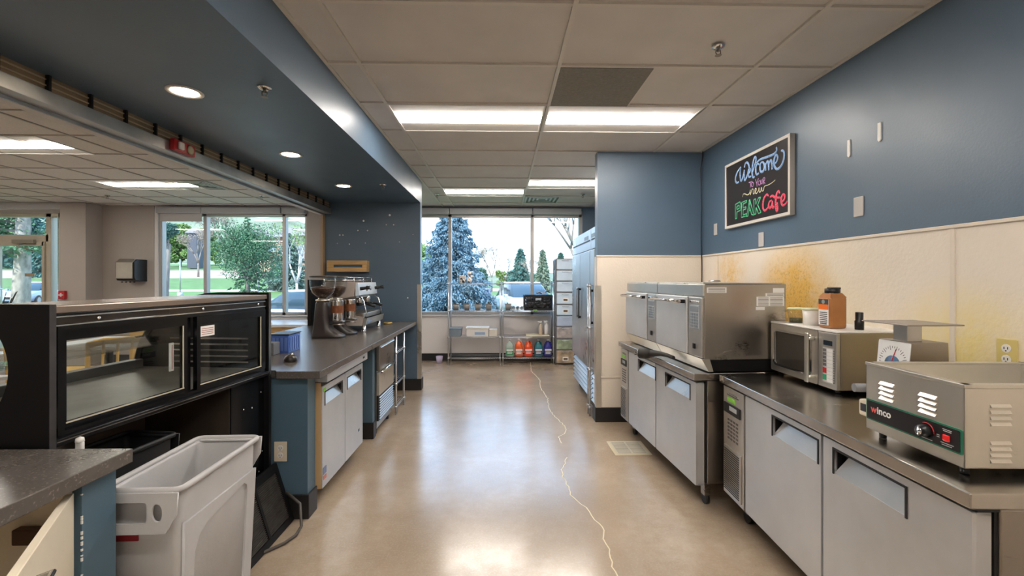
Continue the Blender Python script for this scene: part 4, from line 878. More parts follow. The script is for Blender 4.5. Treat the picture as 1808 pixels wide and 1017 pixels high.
# leaning grille panel
gp = thing('vent_panel', 'black louvred vent panel leaning against the display case beside the grey bin', 'vent panel', (-1.268, 2.72, 0))
ax = Vector((0, -1, 0)); up = Vector((-.108, 0, .35)).normalized(); Mg = frame(0, 0, .004, ax, up)
w = MB().plate(rrect(0, 0, .52, .365, .006), [rrect(.03, .035, .245, .315, .004), rrect(.265, .035, .49, .315, .004)], .014, Mg); w.to('panel_frame', blackd, gp)
w = MB()
for (a0, a1) in ((.032, .243), (.267, .488)):
    for k in range(26): z = .040+.0106*k; w.hexa([Mg @ Vector(p) for p in ((a0, z, -.004), (a1, z, -.004), (a1, z+.003, -.004), (a0, z+.003, -.004))], [Mg @ Vector(p) for p in ((a0, z, .006), (a1, z, .006), (a1, z+.005, .006), (a0, z+.005, .006))])
w.to('louvre', mat('dusty louvre', (.085, .078, .068), .45, .3, var=.4, vscale=20), gp)
w = MB().plate(rrect(.05, .28, .12, .305, .002), [], .002, Mg @ Matrix.Translation((0, 0, .0085))); w.to('maker_plate', mat('dull plate', (.20, .18, .16), .4, .6), gp)
tag(MB().tube([(-1.36, 2.745, .16), (-1.30, 2.715, .17), (-1.20, 2.66, .13), (-1.165, 2.60, .03), (-1.17, 2.54, .012), (-1.20, 2.47, .010), (-1.24, 2.42, .010), (-1.29, 2.36, .010), (-1.36, 2.34, .010)], .0085, 8).to('loose_cable', mat('dark cord', (.07, .06, .05), .5)), 'dark grey cord looping on the floor beside the vent panel', 'cord')

# ---------------------------------------------------------------- slim bins
def bin_(label, loc, rz, m, deep=True):
    o = thing('waste_bin', label, 'waste bin', loc, rz)        # x across 0.28, y along 0.52, origin at centre
    hw, hl, H_ = .135, .255, .76
    w = MB()
    def rr(hx, hy, r, z, k=4): return [w.bm.verts.new((x, y, z)) for x, y in rrect(-hx, -hy, hx, hy, r, k)]
    R = [rr(hw-.035, hl-.045, .03, 0), rr(hw-.012, hl-.020, .03, H_-.13), rr(hw-.010, hl-.018, .03, H_-.02), rr(hw-.012, hl-.020, .03, H_-.004), rr(hw-.017, hl-.025, .028, H_-.02), rr(hw-.020, hl-.030, .028, H_-.13), rr(hw-.042, hl-.052, .028, .008)]
    n = len(R[0])
    for a, b in zip(R, R[1:]):
        for i in range(n): f = w.bm.faces.new((a[i], a[(i+1) % n], b[(i+1) % n], b[i])); f.smooth = True
    w.bm.faces.new(list(reversed(R[0]))); w.bm.faces.new(R[-1]); w.to('tub', m, o)
    # rolled rim
    P = rrect(-hw+.004, -hl+.004, hw-.004, hl-.004, .03, 5)
    MB().tube([(x, y, H_-.003) for x, y in P], .011, 8, closed=True).to('rim', m, o)
    # long side recess frames
    for s in (1, -1):
        ang = math.atan2(.023, .63); Ms = frame(s*(hw-.0335), 0, 0, (0, s, 0), (s*math.sin(ang), 0, math.cos(ang)))
        prof = [(-.165, .02), (.165, .02), (.185, .55), (.16, .60), (.03, .585), (-.12, .50), (-.16, .46)]
        prof = [(-.17, .03), (.15, .03), (.16, .56), (.155, .59), (.135, .605), (-.10, .575), (-.145, .55), (-.17, .50)]
        MB().plate([(p[0]*s, p[1]) for p in ((-.205, .004), (.205, .004), (.225, .632), (-.225, .632))], [[(p[0]*s, p[1]) for p in prof]], .010, Ms @ Matrix.Translation((0, 0, .001))).to('side_rib', m, o)
    # handle skirts with the two openings at each end
    for s in (-1, 1):
        Me = frame(0, s*(hl+.010), H_-.14, (1, 0, 0), (0, 0, 1))
        outer = [(-hw+.0, .135), (hw-.0, .135), (hw-.006, .06), (hw-.04, .0), (-hw+.04, .0), (-hw+.006, .06)]
        holes = [rrect(-.075, .035, .035, .105, .010, 3), [(.068+.017*math.cos(a), .070+.030*math.sin(a)) for a in [2*PI*i/18 for i in range(18)]]]
        hp = MB().plate(outer, holes, .007, Me).to('handle_skirt', m, o); 
        MB().box(-hw+.02, hw-.02, min(s*(hl-.03), s*(hl+.012)), max(s*(hl-.03), s*(hl+.012)), H_-.012, H_-.004, .003).to('skirt_lip', m, hp)
    MB().box(-.085, -.012, -hl+.012, -hl+.016, .585, .612).to('maker_label', mat('maker label', (.28, .02, .025), .5), o, label='dark red label')
    MB().plate(rrect(-.075, .10, .075, .50, .03), [rrect(-.065, .11, .065, .49, .025)], .005, frame(0, -hl+.035, 0, (1, 0, 0), (0, .035, 1))).to('end_rib', m, o)
    return o
bin_('tall slim light grey waste bin at the front of the display case', (-1.212, 1.755, 0), .02, binm)
bin_('black slim waste bin behind the grey one, half inside the display case bay', (-1.585, 1.83, 0.03), -.12, mat('black bin plastic', (.010, .010, .011), .55)).scale = (.9, .75, .985)

# ---------------------------------------------------------------- near worktop at the bottom left
tag(MB().box(-3.2, -1.205, -1.6, 1.476, .865, .91, .003).to('worktop', lam), 'near dark speckled worktop above the open cream cabinet', 'counter top')
sw = thing('cabinet_end_wall', 'narrow blue end wall with chipped corner under the near worktop', 'end wall', (0, 0, 0))
MB().box(-3.2, -1.245, 1.342, 1.458, 0, .865).to('end_wall_body', bluecab, sw)
w = MB(); rr_ = random.Random(9)
for i in range(16): z = rr_.uniform(.48, .86); h = rr_.uniform(.003, .012); w.box(-1.2475, -1.2435, 1.3405, 1.3445, z, z+h)
w.to('paint_chip', white, sw)
kc = thing('base_cabinet', 'cream laminate base cabinet with its door hanging open under the near worktop', 'cabinet', (0, 0, 0))
MB().box(-1.95, -1.275, .20, .218, .05, .862).box(-1.95, -1.272, 1.323, 1.341, .05, .862).box(-1.95, -1.932, .218, 1.323, .05, .862).box(-1.93, -1.275, .218, 1.323, .05, .068).box(-1.93, -1.275, .218, 1.323, .845, .862).to('carcass', cream, kc)
MB().box(-1.93, -1.35, .218, 1.323, .44, .455).to('shelf', cream, kc)
cd_ = MB().box(0, .020, -.46, 0, 0, .77, .002).to('door', cream, kc); cd_.location = (-1.272, 1.318, .065); cd_.rotation_euler = (0, 0, .56)
MB().tube([(.020, -.42, .70), (.048, -.42, .705), (.048, -.32, .705), (.020, -.32, .70)], .006, 8).to('handle', chrome, cd_)
MB().box(-1.40, -1.30, 1.295, 1.322, .70, .745, .004).to('hinge', mat('dark hinge', (.10, .06, .04), .4, .5), kc)
o = thing('scoop_handle', 'white rounded tip of a scoop standing up behind the near worktop', 'scoop', (-1.44, 1.545, .74))
MB().box(-.013, .013, -.006, .006, -.25, .17, .005).to('grip', white, o); MB().lathe([(.0, .16), (.013, .168), (.011, .18), (0, .186)], n=16).to('tip', white, o)

# ================================================================ FAR END OF THE KITCHEN
RY0, RY1 = 7.62, 7.97
rack('left of two wire racks at the kitchen window, holding grey cups and a white box', -.919, -.035, RY0, RY1, 1.43, [.12, .478, .93, 1.40], 44)
rack('right of two wire racks at the kitchen window, holding cleaner jugs and a black crate', .016, .886, RY0, RY1, 1.43, [.12, .478, .93, 1.40], 44)
tag(MB().box(.53, .60, RY0-.008, RY0-.005, .93, .948).to('shelf_tag', green), 'small green tag on the shelf edge below the black crate', 'tag')
potm = mat('grey plastic pot', (.20, .19, .18), .5)
def pot(label, x, fill):
    o = thing('utensil_cup', label, 'cup', (x, 7.70, .934)); 
    w = MB(); hs = [(.042, 0), (.056, .105), (.052, .105), (.039, .005)]
    R = [[w.bm.verts.new((a, b, z)) for a, b in rrect(-r, -r, r, r, .010, 3)] for r, z in hs]; w._skin(R); w.to('cup_body', potm, o)
    MB().tube([(x_, y_, .107) for x_, y_ in rrect(-.057, -.057, .057, .057, .01, 3)], .004, 6, closed=True).to('rim', potm, o)
    w = MB(); r2 = random.Random(int(x*100)+50)
    for i in range(fill): a = r2.uniform(0, 6.28); q = r2.uniform(.01, .035); w.tube([(q*.3*math.cos(a), q*.3*math.sin(a), .02), (q*math.cos(a), q*math.sin(a), .10+r2.uniform(.02, .05))], [.004, .009], 6)
    w.to('contents', black, o)
for x, lb, f in ((-.80, 'leftmost grey cup of black utensils on the left wire rack', 2), (-.61, 'second grey cup of utensils from the left on the left wire rack', 4), (-.42, 'third grey cup of utensils on the left wire rack, fullest of them', 7), (-.23, 'grey cup with a tall black utensil at the right end of the left wire rack', 4), (.10, 'grey cup at the left end of the right wire rack', 1)): pot(lb, x, f)
cw = thing('cow_planter', 'black and white spotted planter on the top shelf of the left wire rack', 'planter', (-.70, 7.78, 1.403))
sp_m = bpy.data.materials.new('spotted glaze'); sp_m.use_nodes = True; t = Nt(sp_m); t.l.new(t.ramp(t.noise(26, 1), [(.54, (.80, .74, .70)), (.58, (.03, .025, .025))]), t.b.inputs['Base Color']); t.b.inputs['Roughness'].default_value = .35
MB().lathe([(.035, 0), (.05, .03), (.062, .12), (.066, .135)], n=24).to('pot', sp_m, cw); w = MB().sphere((.13, 0, .17), .042, (1, .9, .9)).sphere((.13, 0, .06), .05, (1, .8, 1.2)).sphere((.10, 0, .20), .016).sphere((.17, 0, .195), .016).sphere((.16, -.02, .12), .03); w.to('figure', sp_m, cw)
bk = thing('storage_basket', 'grey blue woven basket on the third shelf of the left wire rack', 'basket', (-.80, 7.76, .482))
MB().hexa([(-.11, -.11, 0), (.085, -.11, 0), (.085, .11, 0), (-.11, .11, 0)], [(-.12, -.12, .14), (.10, -.12, .14), (.10, .12, .14), (-.12, .12, .14)]).to('basket_body', mat('basket grey', (.17, .21, .25), .6, bump=.4, bscale=60), bk); MB().tube([(-.122, -.122, .14), (.102, -.122, .14), (.102, .122, .14), (-.122, .122, .14)], .007, 6, closed=True).to('rim', mat('basket rim', (.24, .29, .33), .6), bk)
bx = thing('carton', 'long white box with a blue window on the third shelf of the left wire rack', 'box', (-.425, 7.76, .482))
MB().box(-.19, .19, -.10, .10, 0, .15, .004).to('box_body', mat('white board', (.66, .62, .58), .6), bx); MB().box(-.05, .13, -.1015, -.10, .03, .075).to('blue_window', mat('blue print', (.22, .33, .48), .4), bx); MB().box(-.20, .20, -.11, .11, .135, .16, .004).to('box_lid', white, bx)
tag(MB().box(-.07, .07, -.09, .09, 0, .12, .006).to('small_carton', mat('cream board', (.58, .53, .46), .6)), 'small cream carton right of the long white box on the rack', 'box').location = (-.155, 7.76, .482)
# cups and crate
cm = mat('frosted cup', (.66, .70, .73), .25)
for k, (dx, lb) in enumerate(((-.01, 'left clear plastic cup lying by the black crate'), (.065, 'middle clear plastic cup lying by the black crate'), (.138, 'right clear plastic cup touching the black crate'))):
    tag(MB().lathe([(.028, 0), (.036, .10), (.034, .10), (.026, .004), (0, .004)], n=20, M=Matrix.Rotation(PI/2, 4, 'X')).to('plastic_cup', cm), lb, 'cup').location = (.205+dx, 7.76, .970)
kr = thing('milk_crate', 'black plastic crate full of odds and ends on the right wire rack', 'crate', (.625, 7.78, .934))
w = MB(); hx, hy, H_ = .235, .14, .26
def lattice(w, a0, a1, fixed, ax_):
    n = 9 if ax_ == 'x' else 5
    def bx_(a, b, z0_, z1_):
        if ax_ == 'x': w.box(a, b, fixed-.004, fixed+.004, z0_, z1_)
        else: w.box(fixed-.004, fixed+.004, a, b, z0_, z1_)
    bx_(a0, a1, 0, .035); bx_(a0, a1, H_-.04, H_)
    for i in range(n+1):
        a = a0+(a1-a0)*i/n; bx_(max(a0, a-.006), min(a1, a+.006), .03, H_-.03)
    for z in (.09, .15): bx_(a0, a1, z-.006, z+.006)
lattice(w, -hx, hx, -hy, 'x'); lattice(w, -hx, hx, hy, 'x'); lattice(w, -hy, hy, -hx, 'y'); lattice(w, -hy, hy, hx, 'y'); w.box(-hx, hx, -hy, hy, 0, .006)
for sx in (-1, 1):
    for sy in (-1, 1): w.box(sx*hx-.012, sx*hx+.012, sy*hy-.012, sy*hy+.012, 0, H_, .004)
w.to('crate_body', black, kr)
w = MB().box(-.05, .05, -hy-.006, -hy-.003, H_-.09, H_-.05, .003); w.to('grip_insert', mat('grip grey2', (.30, .34, .38), .4), kr)
ld = mat('crate clutter', (.10, .10, .11), .5, var=.95, vscale=28)
w = MB(); r2 = random.Random(4)
for i in range(70): x_, y_ = r2.uniform(-.18, .18), r2.uniform(-.09, .09); w.sphere((x_, y_, r2.uniform(.045, .235)), .042, (1.2, 1, .8), 8)
ds = w.to('crate_load', ld, kr, label='jumbled dark and pale contents'); ds['kind'] = 'stuff'
w = MB(); 
V = [[w.bm.verts.new((-.02+.24*i/8, -.10+.20*j/6, H_+.025+.03*math.sin(i*1.3+j)*math.cos(j*.9)+.012*i*.4)) for i in range(9)] for j in range(7)]
for j in range(6):
    for i in range(8): w.bm.faces.new((V[j][i], V[j][i+1], V[j+1][i+1], V[j+1][i]))
o = w.to('cloth', mat('grey rag', (.26, .27, .31), .8), None, smooth=True); tag(o, 'crumpled grey cloth on top of the black crate', 'cloth'); o.location = (.625, 7.78, .934); s_ = o.modifiers.new('s', 'SOLIDIFY'); s_.thickness = .004
tag(MB().box(-.20, .20, -.15, .15, 0, .014, .003).to('cutting_board', mat('yellowed board', (.60, .50, .30), .5)), 'yellowed board lying under the spray bottles', 'board').location = (.62, 7.79, .482)
def spray(label, x, m, h):
    o = thing('spray_bottle', label, 'spray bottle', (x, 7.76, .497))
    MB().lathe([(.034, 0), (.038, .008), (.038, h*.55), (.030, h*.72), (.013, h*.82), (.013, h*.88)], n=20).to('bottle', m, o)
    MB().box(-.045, .02, -.011, .011, h*.90, h*1.0, .005).cyl((0, 0, h*.85), (0, 0, h*.92), .015, n=14).box(-.05, -.044, -.007, .007, h*.93, h*.98).tube([(-.028, 0, h*.90), (-.036, 0, h*.84), (-.030, 0, h*.79)], .005, 6).to('trigger_head', white, o)
spray('shorter spray bottle of amber liquid on the yellowed board', .675, mat('amber plastic', (.50, .40, .30), .3), .235)
spray('taller white spray bottle at the right end of the yellowed board', .775, mat('white translucent', (.60, .58, .58), .3), .245)
def jug(label, x, col, lab):
    o = thing('cleaner_jug', label, 'jug', (x, 7.76, .125))
    w = MB(); R = []
    for z, r in ((0, .066), (.012, .073), (.155, .074), (.20, .066), (.235, .045), (.262, .022), (.275, .020)):
        ring = []
        for i in range(28):
            t_ = 2*PI*i/28; c_, s_ = math.cos(t_), math.sin(t_); p = 4 if z < .17 else 2.4; f = (abs(c_)**p+abs(s_)**p)**(-1/p); ring.append(w.bm.verts.new((r*c_*f, r*s_*f*.95, z)))
        R.append(ring)
    w._skin(R); w.to('jug_body', mat('jug '+label[:12], col, .25), o)
    MB().lathe([(.024, .272), (.024, .295), (.020, .298)], n=20).to('cap', white, o)
    MB().tube([(.012, -.02, .255), (.04, -.045, .245), (.058, -.06, .20), (.05, -.065, .165)], .008, 8).to('handle', mat('jug '+label[:12], col, .25), o)
    l_ = MB().box(-.062, .062, -.0722, -.0705, .03, .14, .001).to('label', mat('lab '+label[:12], lab, .5), o); w = MB().box(-.058, .058, -.0735, -.0725, .105, .128); w.to('label_band', paper, l_); w = MB()
    for k in range(3): w.box(-.045, .035+.01*(k % 2), -.0735, -.0725, .05+.016*k, .056+.016*k)
    w.to('label_print', paper, l_)
jug('clear jug with a green label, leftmost of the cleaner jugs', .135, (.42, .50, .44), (.02, .26, .09)); jug('orange cleaner jug with a grey label, second from the left', .295, (.85, .12, .015), (.55, .18, .12))
jug('orange red cleaner jug in the middle of the row', .46, (.80, .09, .01), (.75, .04, .02)); jug('teal cleaner jug with a dark label', .635, (.03, .20, .24), (.03, .06, .12)); jug('purple cleaner jug at the right end of the row', .80, (.035, .03, .28), (.05, .06, .16))
tag(MB().lathe([(.045, 0), (.062, .12), (.060, .12), (.043, .004), (0, .004)], n=24).to('plastic_tumbler', mat('purple tumbler', (.50, .44, .62), .25)), 'purple tinted plastic tumbler on the floor left of the wire racks', 'tumbler').location = (-1.10, 7.80, .001)

# drawer tower
dt = thing('drawer_tower', 'tall tower of nine translucent plastic drawers beside the reach-in refrigerators', 'storage drawers', (1.09, 7.78, 0))
zs = [1.826, 1.63, 1.437, 1.245, 1.035, .845, .655, .445, .255, .02]
dcol = [(.64, .76, .88)]*5 + [(.44, .52, .66), (.42, .37, .35), (.36, .42, .28), (.44, .33, .22)]
tfm = mat('tower frame grey', (.16, .16, .17), .4)
for i in range(9):
    z1, z0 = zs[i], zs[i+1]
    fm_ = MB().plate([(-.168, z0), (.168, z0), (.168, z1), (-.168, z1)], [[(-.156, z0+.008), (.156, z0+.008), (.156, z1-.010), (-.156, z1-.010)]], .34, frame(0, 0, 0, (1, 0, 0), (0, 0, 1))).to('drawer_frame', tfm, dt)
    d_ = MB().box(-.150, .150, -.172, .15, z0+.010, z1-.014, .006).to('drawer', mat('drawer plastic %d' % i, dcol[i], .3, var=.5 if i > 5 else .05, vscale=11), dt)
    MB().tube([(-.06, -.172, z1-.03), (-.045, -.186, z1-.034), (.045, -.186, z1-.034), (.06, -.172, z1-.03)], .005, 6).to('handle', mat('drawer lip', (.45, .50, .55), .3), d_)
    if i in (3, 4, 8):
        MB().box(-.05, .05, -.1735, -.172, z0+.045, z0+.115).to('drawer_label', paper, d_); MB().box(-.035, .035, -.1742, -.1735, z0+.06, z0+.095).to('label_picture', mat('label brown', (.14, .09, .05), .5), d_)
w = MB().tube([(-.176, -.16, 0), (-.176, -.16, 1.80)], .007, 8).tube([(-.176, .10, 0), (-.176, .10, 1.80)], .007, 8)
for z in (.4, 1.0, 1.42, 1.80): w.tube([(-.176, -.16, z), (-.176, .10, z)], .004, 6)
w.to('side_rail', tfm, dt)

# reach-in refrigerators: front plane at x = .99 facing -x
blu = steel('cool stainless', (.66, .71, .76), .30, met=.85)
def reachin(label, y0, L, doors, loc_x=.99, top=2.03):
    o = thing('reach_in_refrigerator', label, 'refrigerator', (loc_x, y0, 0)); D_ = 1.03
    MB().box(.05, D_, 0, L, .10, top-.02).to('body', blu, o)
    MB().box(.0, .05, .0, L, 1.80, top, .004).to('header', blu, o); MB().box(-.003, .0, .03, L-.03, 1.895, 1.912).to('header_groove', dark, o)
    MB().box(-.004, .0, L*.12 if doors > 1 else .03, L*.30 if doors > 1 else L-.03, 1.925, 1.965).to('maker_badge', mat('badge shade', (.25, .30, .36), .4), o)
    MB().box(.045, .055, .01, L-.01, .10, .45).to('kick_recess', dark, o)
    w = MB()
    for k in range(6): w.prism([(.0, .13+.052*k), (.045, .165+.052*k), (.045, .150+.052*k), (.006, .118+.052*k)], 'y', .01, L-.01)
    w.to('louvre', ss, o)
    for i in range(doors):
        a, b = L*i/doors+.006, L*(i+1)/doors-.006
        d_ = MB().box(-.012, .048, a, b, .46, 1.79, .006).to('door', blu, o)
        hy = (b-.055) if (i == 0 and doors > 1) else a+.055
        MB().box(-.045, -.032, hy-.012, hy+.012, .98, 1.36, .004).box(-.034, -.012, hy-.010, hy+.010, .985, 1.01).box(-.034, -.012, hy-.010, hy+.010, 1.33, 1.355).to('handle', black if i == 0 else chrome, d_)
    for x, y in ((.1, .06), (.1, L-.06)): MB().cyl((x, y, 0), (x, y, .10), .02, n=12).to('foot', black, o)
reachin('two-door reach-in refrigerator beyond the blue stub wall, next to the drawer tower', 4.935, 1.24, 2)
reachin('narrow slice of a second reach-in refrigerator just behind the stub wall', 4.69, .235, 1)
sr = thing('wire_stand', 'slim zinc wire stand beside the corner of the stub wall', 'stand', (.94, 4.78, 0))
for x, y in ((0, -.05), (0, .05)): MB().cyl((x, y, .0), (x, y, 1.42), .010, n=10).to('post', wire, sr)
for z in (.10, .50, .95, 1.40):
    w = MB().tube([(0, -.05, z), (.03, -.05, z), (.03, .05, z), (0, .05, z)], .004, 6, closed=True).tube([(0, -.05, z-.03), (0, .05, z-.03)], .004, 6).cyl((0, -.05, z-.02), (0, -.05, z+.006), .016, n=10).cyl((0, .05, z-.02), (0, .05, z+.006), .016, n=10); w.to('bracket', wire, sr)

# ================================================================ DINING ROOM
tw = mat('white table top', (.66, .67, .68), .3)
tag(MB().box(-5.9, -2.5, 7.10, 7.95, .705, .75, .004).to('window_bench_top', tw), 'long pale ledge under the dining windows', 'ledge')
tag(MB().box(-5.88, -2.52, 7.13, 7.17, 0, .704).box(-5.88, -5.84, 7.17, 7.95, 0, .704).box(-2.56, -2.52, 7.17, 7.95, 0, .704).to('ledge_apron', wood), 'wooden front board under the pale window ledge', 'board')
def table(label, x, y, L=.9, W_=.9, h=.74):
    o = thing('dining_table', label, 'table', (x, y, 0)); MB().box(-L/2, L/2, -W_/2, W_/2, h-.03, h, .004).to('tabletop', tw, o)
    MB().lathe([(.25, 0), (.25, .012), (.05, .025), (.035, .05), (.035, h-.05), (.15, h-.032)], n=24).to('pedestal', black, o)
def chair(label, x, y, rz, back=True):
    o = thing('dining_chair', label, 'chair', (x, y, 0), rz); o.scale = (1.1, 1.1, 1.2)
    MB().box(-.21, .21, -.20, .20, .43, .46, .012).to('seat', wood2, o)
    for sx in (-1, 1):
        MB().tube([(sx*.19, -.18, .43), (sx*.21, -.21, 0)], [.018, .013], 8).to('leg', wood2, o)
        MB().tube([(sx*.20, .23, 0), (sx*.19, .19, .43), (sx*.20, .22, .80)], [.013, .018, .014], 8).to('leg', wood2, o)
    MB().tube([(-.20, .22, .79), (-.12, .26, .81), (.12, .26, .81), (.20, .22, .79)], .022, 8).to('top_rail', wood2, o)
    w = MB()
    for i in range(4): w.tube([(-.12+.08*i, .19, .45), (-.12+.08*i, .25, .80)], .009, 6)
    w.to('spindle', wood2, o); MB().box(-.19, .19, -.19, -.175, .33, .37).box(-.19, .19, .185, .20, .30, .34).to('rail', wood2, o)
table('white dining table seen through the near glass door of the display case', -4.1, 3.05, .8, .8); table('white dining table further back by the dining windows', -4.6, 5.3); table('white dining table seen through the round opening', -3.6, 2.0, .9, .8)
chair('yellow wooden chair in front of the table, seen through the display case glass', -2.92, 3.42, 0.5); chair('yellow wooden chair turned sideways beside the nearer dining table', -3.35, 3.75, 2.4); chair('yellow wooden chair nearest the serving counter behind the case', -2.95, 4.05, -.6)
chair('yellow wooden chair at the back table under the dining windows', -4.5, 4.55, 3.2); chair('yellow wooden chair right of the back dining table', -3.75, 5.4, -1.5); chair('light wooden chair glimpsed through the round opening of the case', -4.4, 2.15, 1.5); chair('light wooden chair behind the small table at the left', -3.7, 1.25, 3.3)
pa = thing('potted_plant', 'dark leaved plant poking up at the left edge above the display case', 'plant', (-7.7, 6.9, 0)); MB().lathe([(.12, 0), (.17, .35), (.15, .35), (0, .30)], n=20).to('pot', white, pa)
w = MB(); r2 = random.Random(2)
for i in range(26):
    a = r2.uniform(0, 6.28); r = r2.uniform(.05, .28); h = r2.uniform(.9, 1.42); w.tube([(0, 0, .3), (r*.4*math.cos(a), r*.4*math.sin(a), h*.7), (r*math.cos(a), r*math.sin(a), h)], [.008, .014, .004], 5)
w.to('leaves', mat('dark leaf', (.02, .028, .02), .5), pa)

# ================================================================ OUTSIDE
def zt(x, y):
    k = min(1, max(0, (-x-.12*y)/10)); z = -.15
    if y > 36: z += k*.07*(min(y, 120)-36)
    return z
grass = mat('lawn grass', (.10, .175, .045), .9, var=.3, vscale=1.2, bump=.3, bscale=20); asph = mat('pale asphalt', (.26, .28, .31), .85, var=.12, vscale=2)
walkm = mat('concrete walk', (.48, .47, .45), .8, var=.08); redrd = mat('reddish path', (.42, .28, .22), .85, var=.15, vscale=.6); hillm = mat('dry hillside', (.17, .19, .12), .95, var=.4, vscale=.08)
def strip(name, y0, y1, m, lb, dy=3.0, x0=-150, x1=110):
    w = MB(); ny = max(1, int((y1-y0)/dy)); nx = 52
    V = [[w.bm.verts.new((x0+(x1-x0)*i/nx, y0+(y1-y0)*j/ny, zt(x0+(x1-x0)*i/nx, y0+(y1-y0)*j/ny))) for i in range(nx+1)] for j in range(ny+1)]
    for j in range(ny):
        for i in range(nx): w.bm.faces.new((V[j][i], V[j][i+1], V[j+1][i+1], V[j+1][i]))
    return struct(w.to(name, m, None, smooth=True), lb)
strip('lawn', 8.25, 21, grass, 'lawn strip right outside the windows'); strip('road', 21, 37, asph, 'pale parking lot and street'); strip('lawn', 37, 43, grass, 'grass verge beyond the street')
strip('walkway', 43, 45, walkm, 'concrete walk'); strip('lawn', 45, 62, grass, 'sloping lawn'); strip('road', 62, 84, redrd, 'reddish upper road'); strip('lawn', 84, 122, grass, 'upper lawn below the hill')
w = MB(); N = 40; rows = []
for j in range(5):
    row = []
    for i in range(N+1):
        u = -1.15+1.9*i/N; Y = 120+20*j
        e_ = .148 if u < -.6 else (.148+(u+.6)*-.10/.15*.2 if u < -.45 else max(.012, .128-(u+.45)*.36))
        e_ += .006*math.sin(u*23)+.004*math.sin(u*51+1); row.append(w.bm.verts.new((u*Y, Y, zt(u*Y, 120)*(1-j/4)+(1.46+e_*Y)*(j/4)**.9)))
    rows.append(row)
for j in range(4):
    for i in range(N): w.bm.faces.new((rows[j][i], rows[j][i+1], rows[j+1][i+1], rows[j+1][i]))
struct(w.to('hillside', hillm, None, smooth=True), 'dry hillside behind the trees')

import numpy as np
def leafmesh(name, pts, size, m, stretch=1.0, seed=0, dirs=None):
    r = np.random.RandomState(seed); P = np.array(pts, float); n = len(P)
    a = r.normal(size=(n, 3)); a /= np.linalg.norm(a, axis=1)[:, None]
    if dirs is not None: a = np.array(dirs, float)+a*.45; a /= np.linalg.norm(a, axis=1)[:, None]
    b = np.cross(a, r.normal(size=(n, 3))); b /= np.linalg.norm(b, axis=1)[:, None]
    s = size*(.6+.8*r.rand(n))[:, None]
    v = np.stack([P-b*s*.5, P+a*s*stretch, P+b*s*.5, P-a*s*stretch*.3], 1).reshape(-1, 3)
    me = bpy.data.meshes.new(name); me.from_pydata(v.tolist(), [], [(4*i, 4*i+1, 4*i+2, 4*i+3) for i in range(n)]); me.materials.append(m); me.update()
    return me
def foliage(o, me):
    f = bpy.data.objects.new('foliage', me); COL.objects.link(f); f.parent = o; return f
barkm = mat('grey bark', (.22, .18, .15), .9, var=.4, vscale=9, vec=(1, 1, .3), bump=.6, bscale=14)
def leafm(n, c, v=.4): return mat(n, c, .75, var=v, vscale=1.7)
sprucem = leafm('blue spruce needles', (.12, .20, .255)); pinem = leafm('pine needles', (.070, .155, .075)); greenm = leafm('spring leaves', (.16, .26, .07)); dkm = leafm('dark evergreen', (.05, .12, .085)); budm = leafm('pale budding twigs', (.33, .26, .20), .3); teal = leafm('blue green evergreen', (.06, .15, .13))
def spruce(name, label, loc, h, r, m, seed=1, n=34000, size=.09, grp=None, droop=.10):
    o = thing(name, label, 'tree', loc, 0, grp); rs = np.random.RandomState(seed)
    P = []; Dr = []
    nb = int(70+n/260)
    for b in range(nb):
        f = (b+rs.rand())/nb; z = h*(.03+.97*f**1.0); R = r*(1-f)**.85*(.62+.55*rs.rand())+.05; a = b*2.399+rs.rand()*.4
        k = int(n/nb*(.35+1.3*(1-f))); s = rs.rand(k)**.65; w_ = .13*R*(1-s*.7)+.03
        x = s*R; tt = rs.normal(size=k)*w_; zz = z-s*s*R*droop*2+.05*R*s+rs.normal(size=k)*.035*R-np.abs(rs.normal(size=k))*.07*R
        P.append(np.stack([x*math.cos(a)-tt*math.sin(a), x*math.sin(a)+tt*math.cos(a), zz], 1)); Dr.append(np.tile([math.cos(a)*.7, math.sin(a)*.7, -.55], (k, 1)))
    P = np.concatenate(P); Dr = np.concatenate(Dr)
    foliage(o, leafmesh('foliage', P, size, m, 1.5, seed, Dr)); MB().cyl((0, 0, -.3), (0, 0, h*.97), .05+.022*h, .01, n=10).to('trunk', barkm, o); return o
def broad(name, label, loc, h, r, m, seed=1, n=9000, size=.16, z0=.3, blobs=14, grp=None, trunk=.05, limbs=6):
    o = thing(name, label, 'tree', loc, 0, grp); rs = np.random.RandomState(seed); P = []; w = MB(); hub = h*z0
    w.tube([(0, 0, -.3), (rs.normal()*.03*h, 0, hub), (rs.normal()*.05*h, 0, h*.75)], [trunk*h*.6, trunk*h*.4, trunk*h*.12], 9)
    for b in range(blobs):
        a = rs.rand()*6.28; f = rs.rand(); q = r*.72*math.sqrt(rs.rand())*(1-.45*f); c = np.array([q*math.cos(a), q*math.sin(a), h*(z0+.08)+f*h*(.86-z0)])
        br_ = r*(.30+.22*rs.rand()); k = n//blobs; d = rs.normal(size=(k, 3)); d /= np.linalg.norm(d, axis=1)[:, None]
        P.append(c+d*br_*(rs.rand(k)**.4)[:, None]*np.array([1, 1, .62]))
        if b < limbs*2: w.tube([(0, 0, hub*.9+(c[2]-hub)*.25), tuple(c*.55+np.array([0, 0, hub*.35])), tuple(c)], [trunk*h*.2, trunk*h*.13, trunk*h*.04], 6)
    w.to('trunk', barkm, o); foliage(o, leafmesh('foliage', np.concatenate(P), size, m, 1.2, seed)); return o
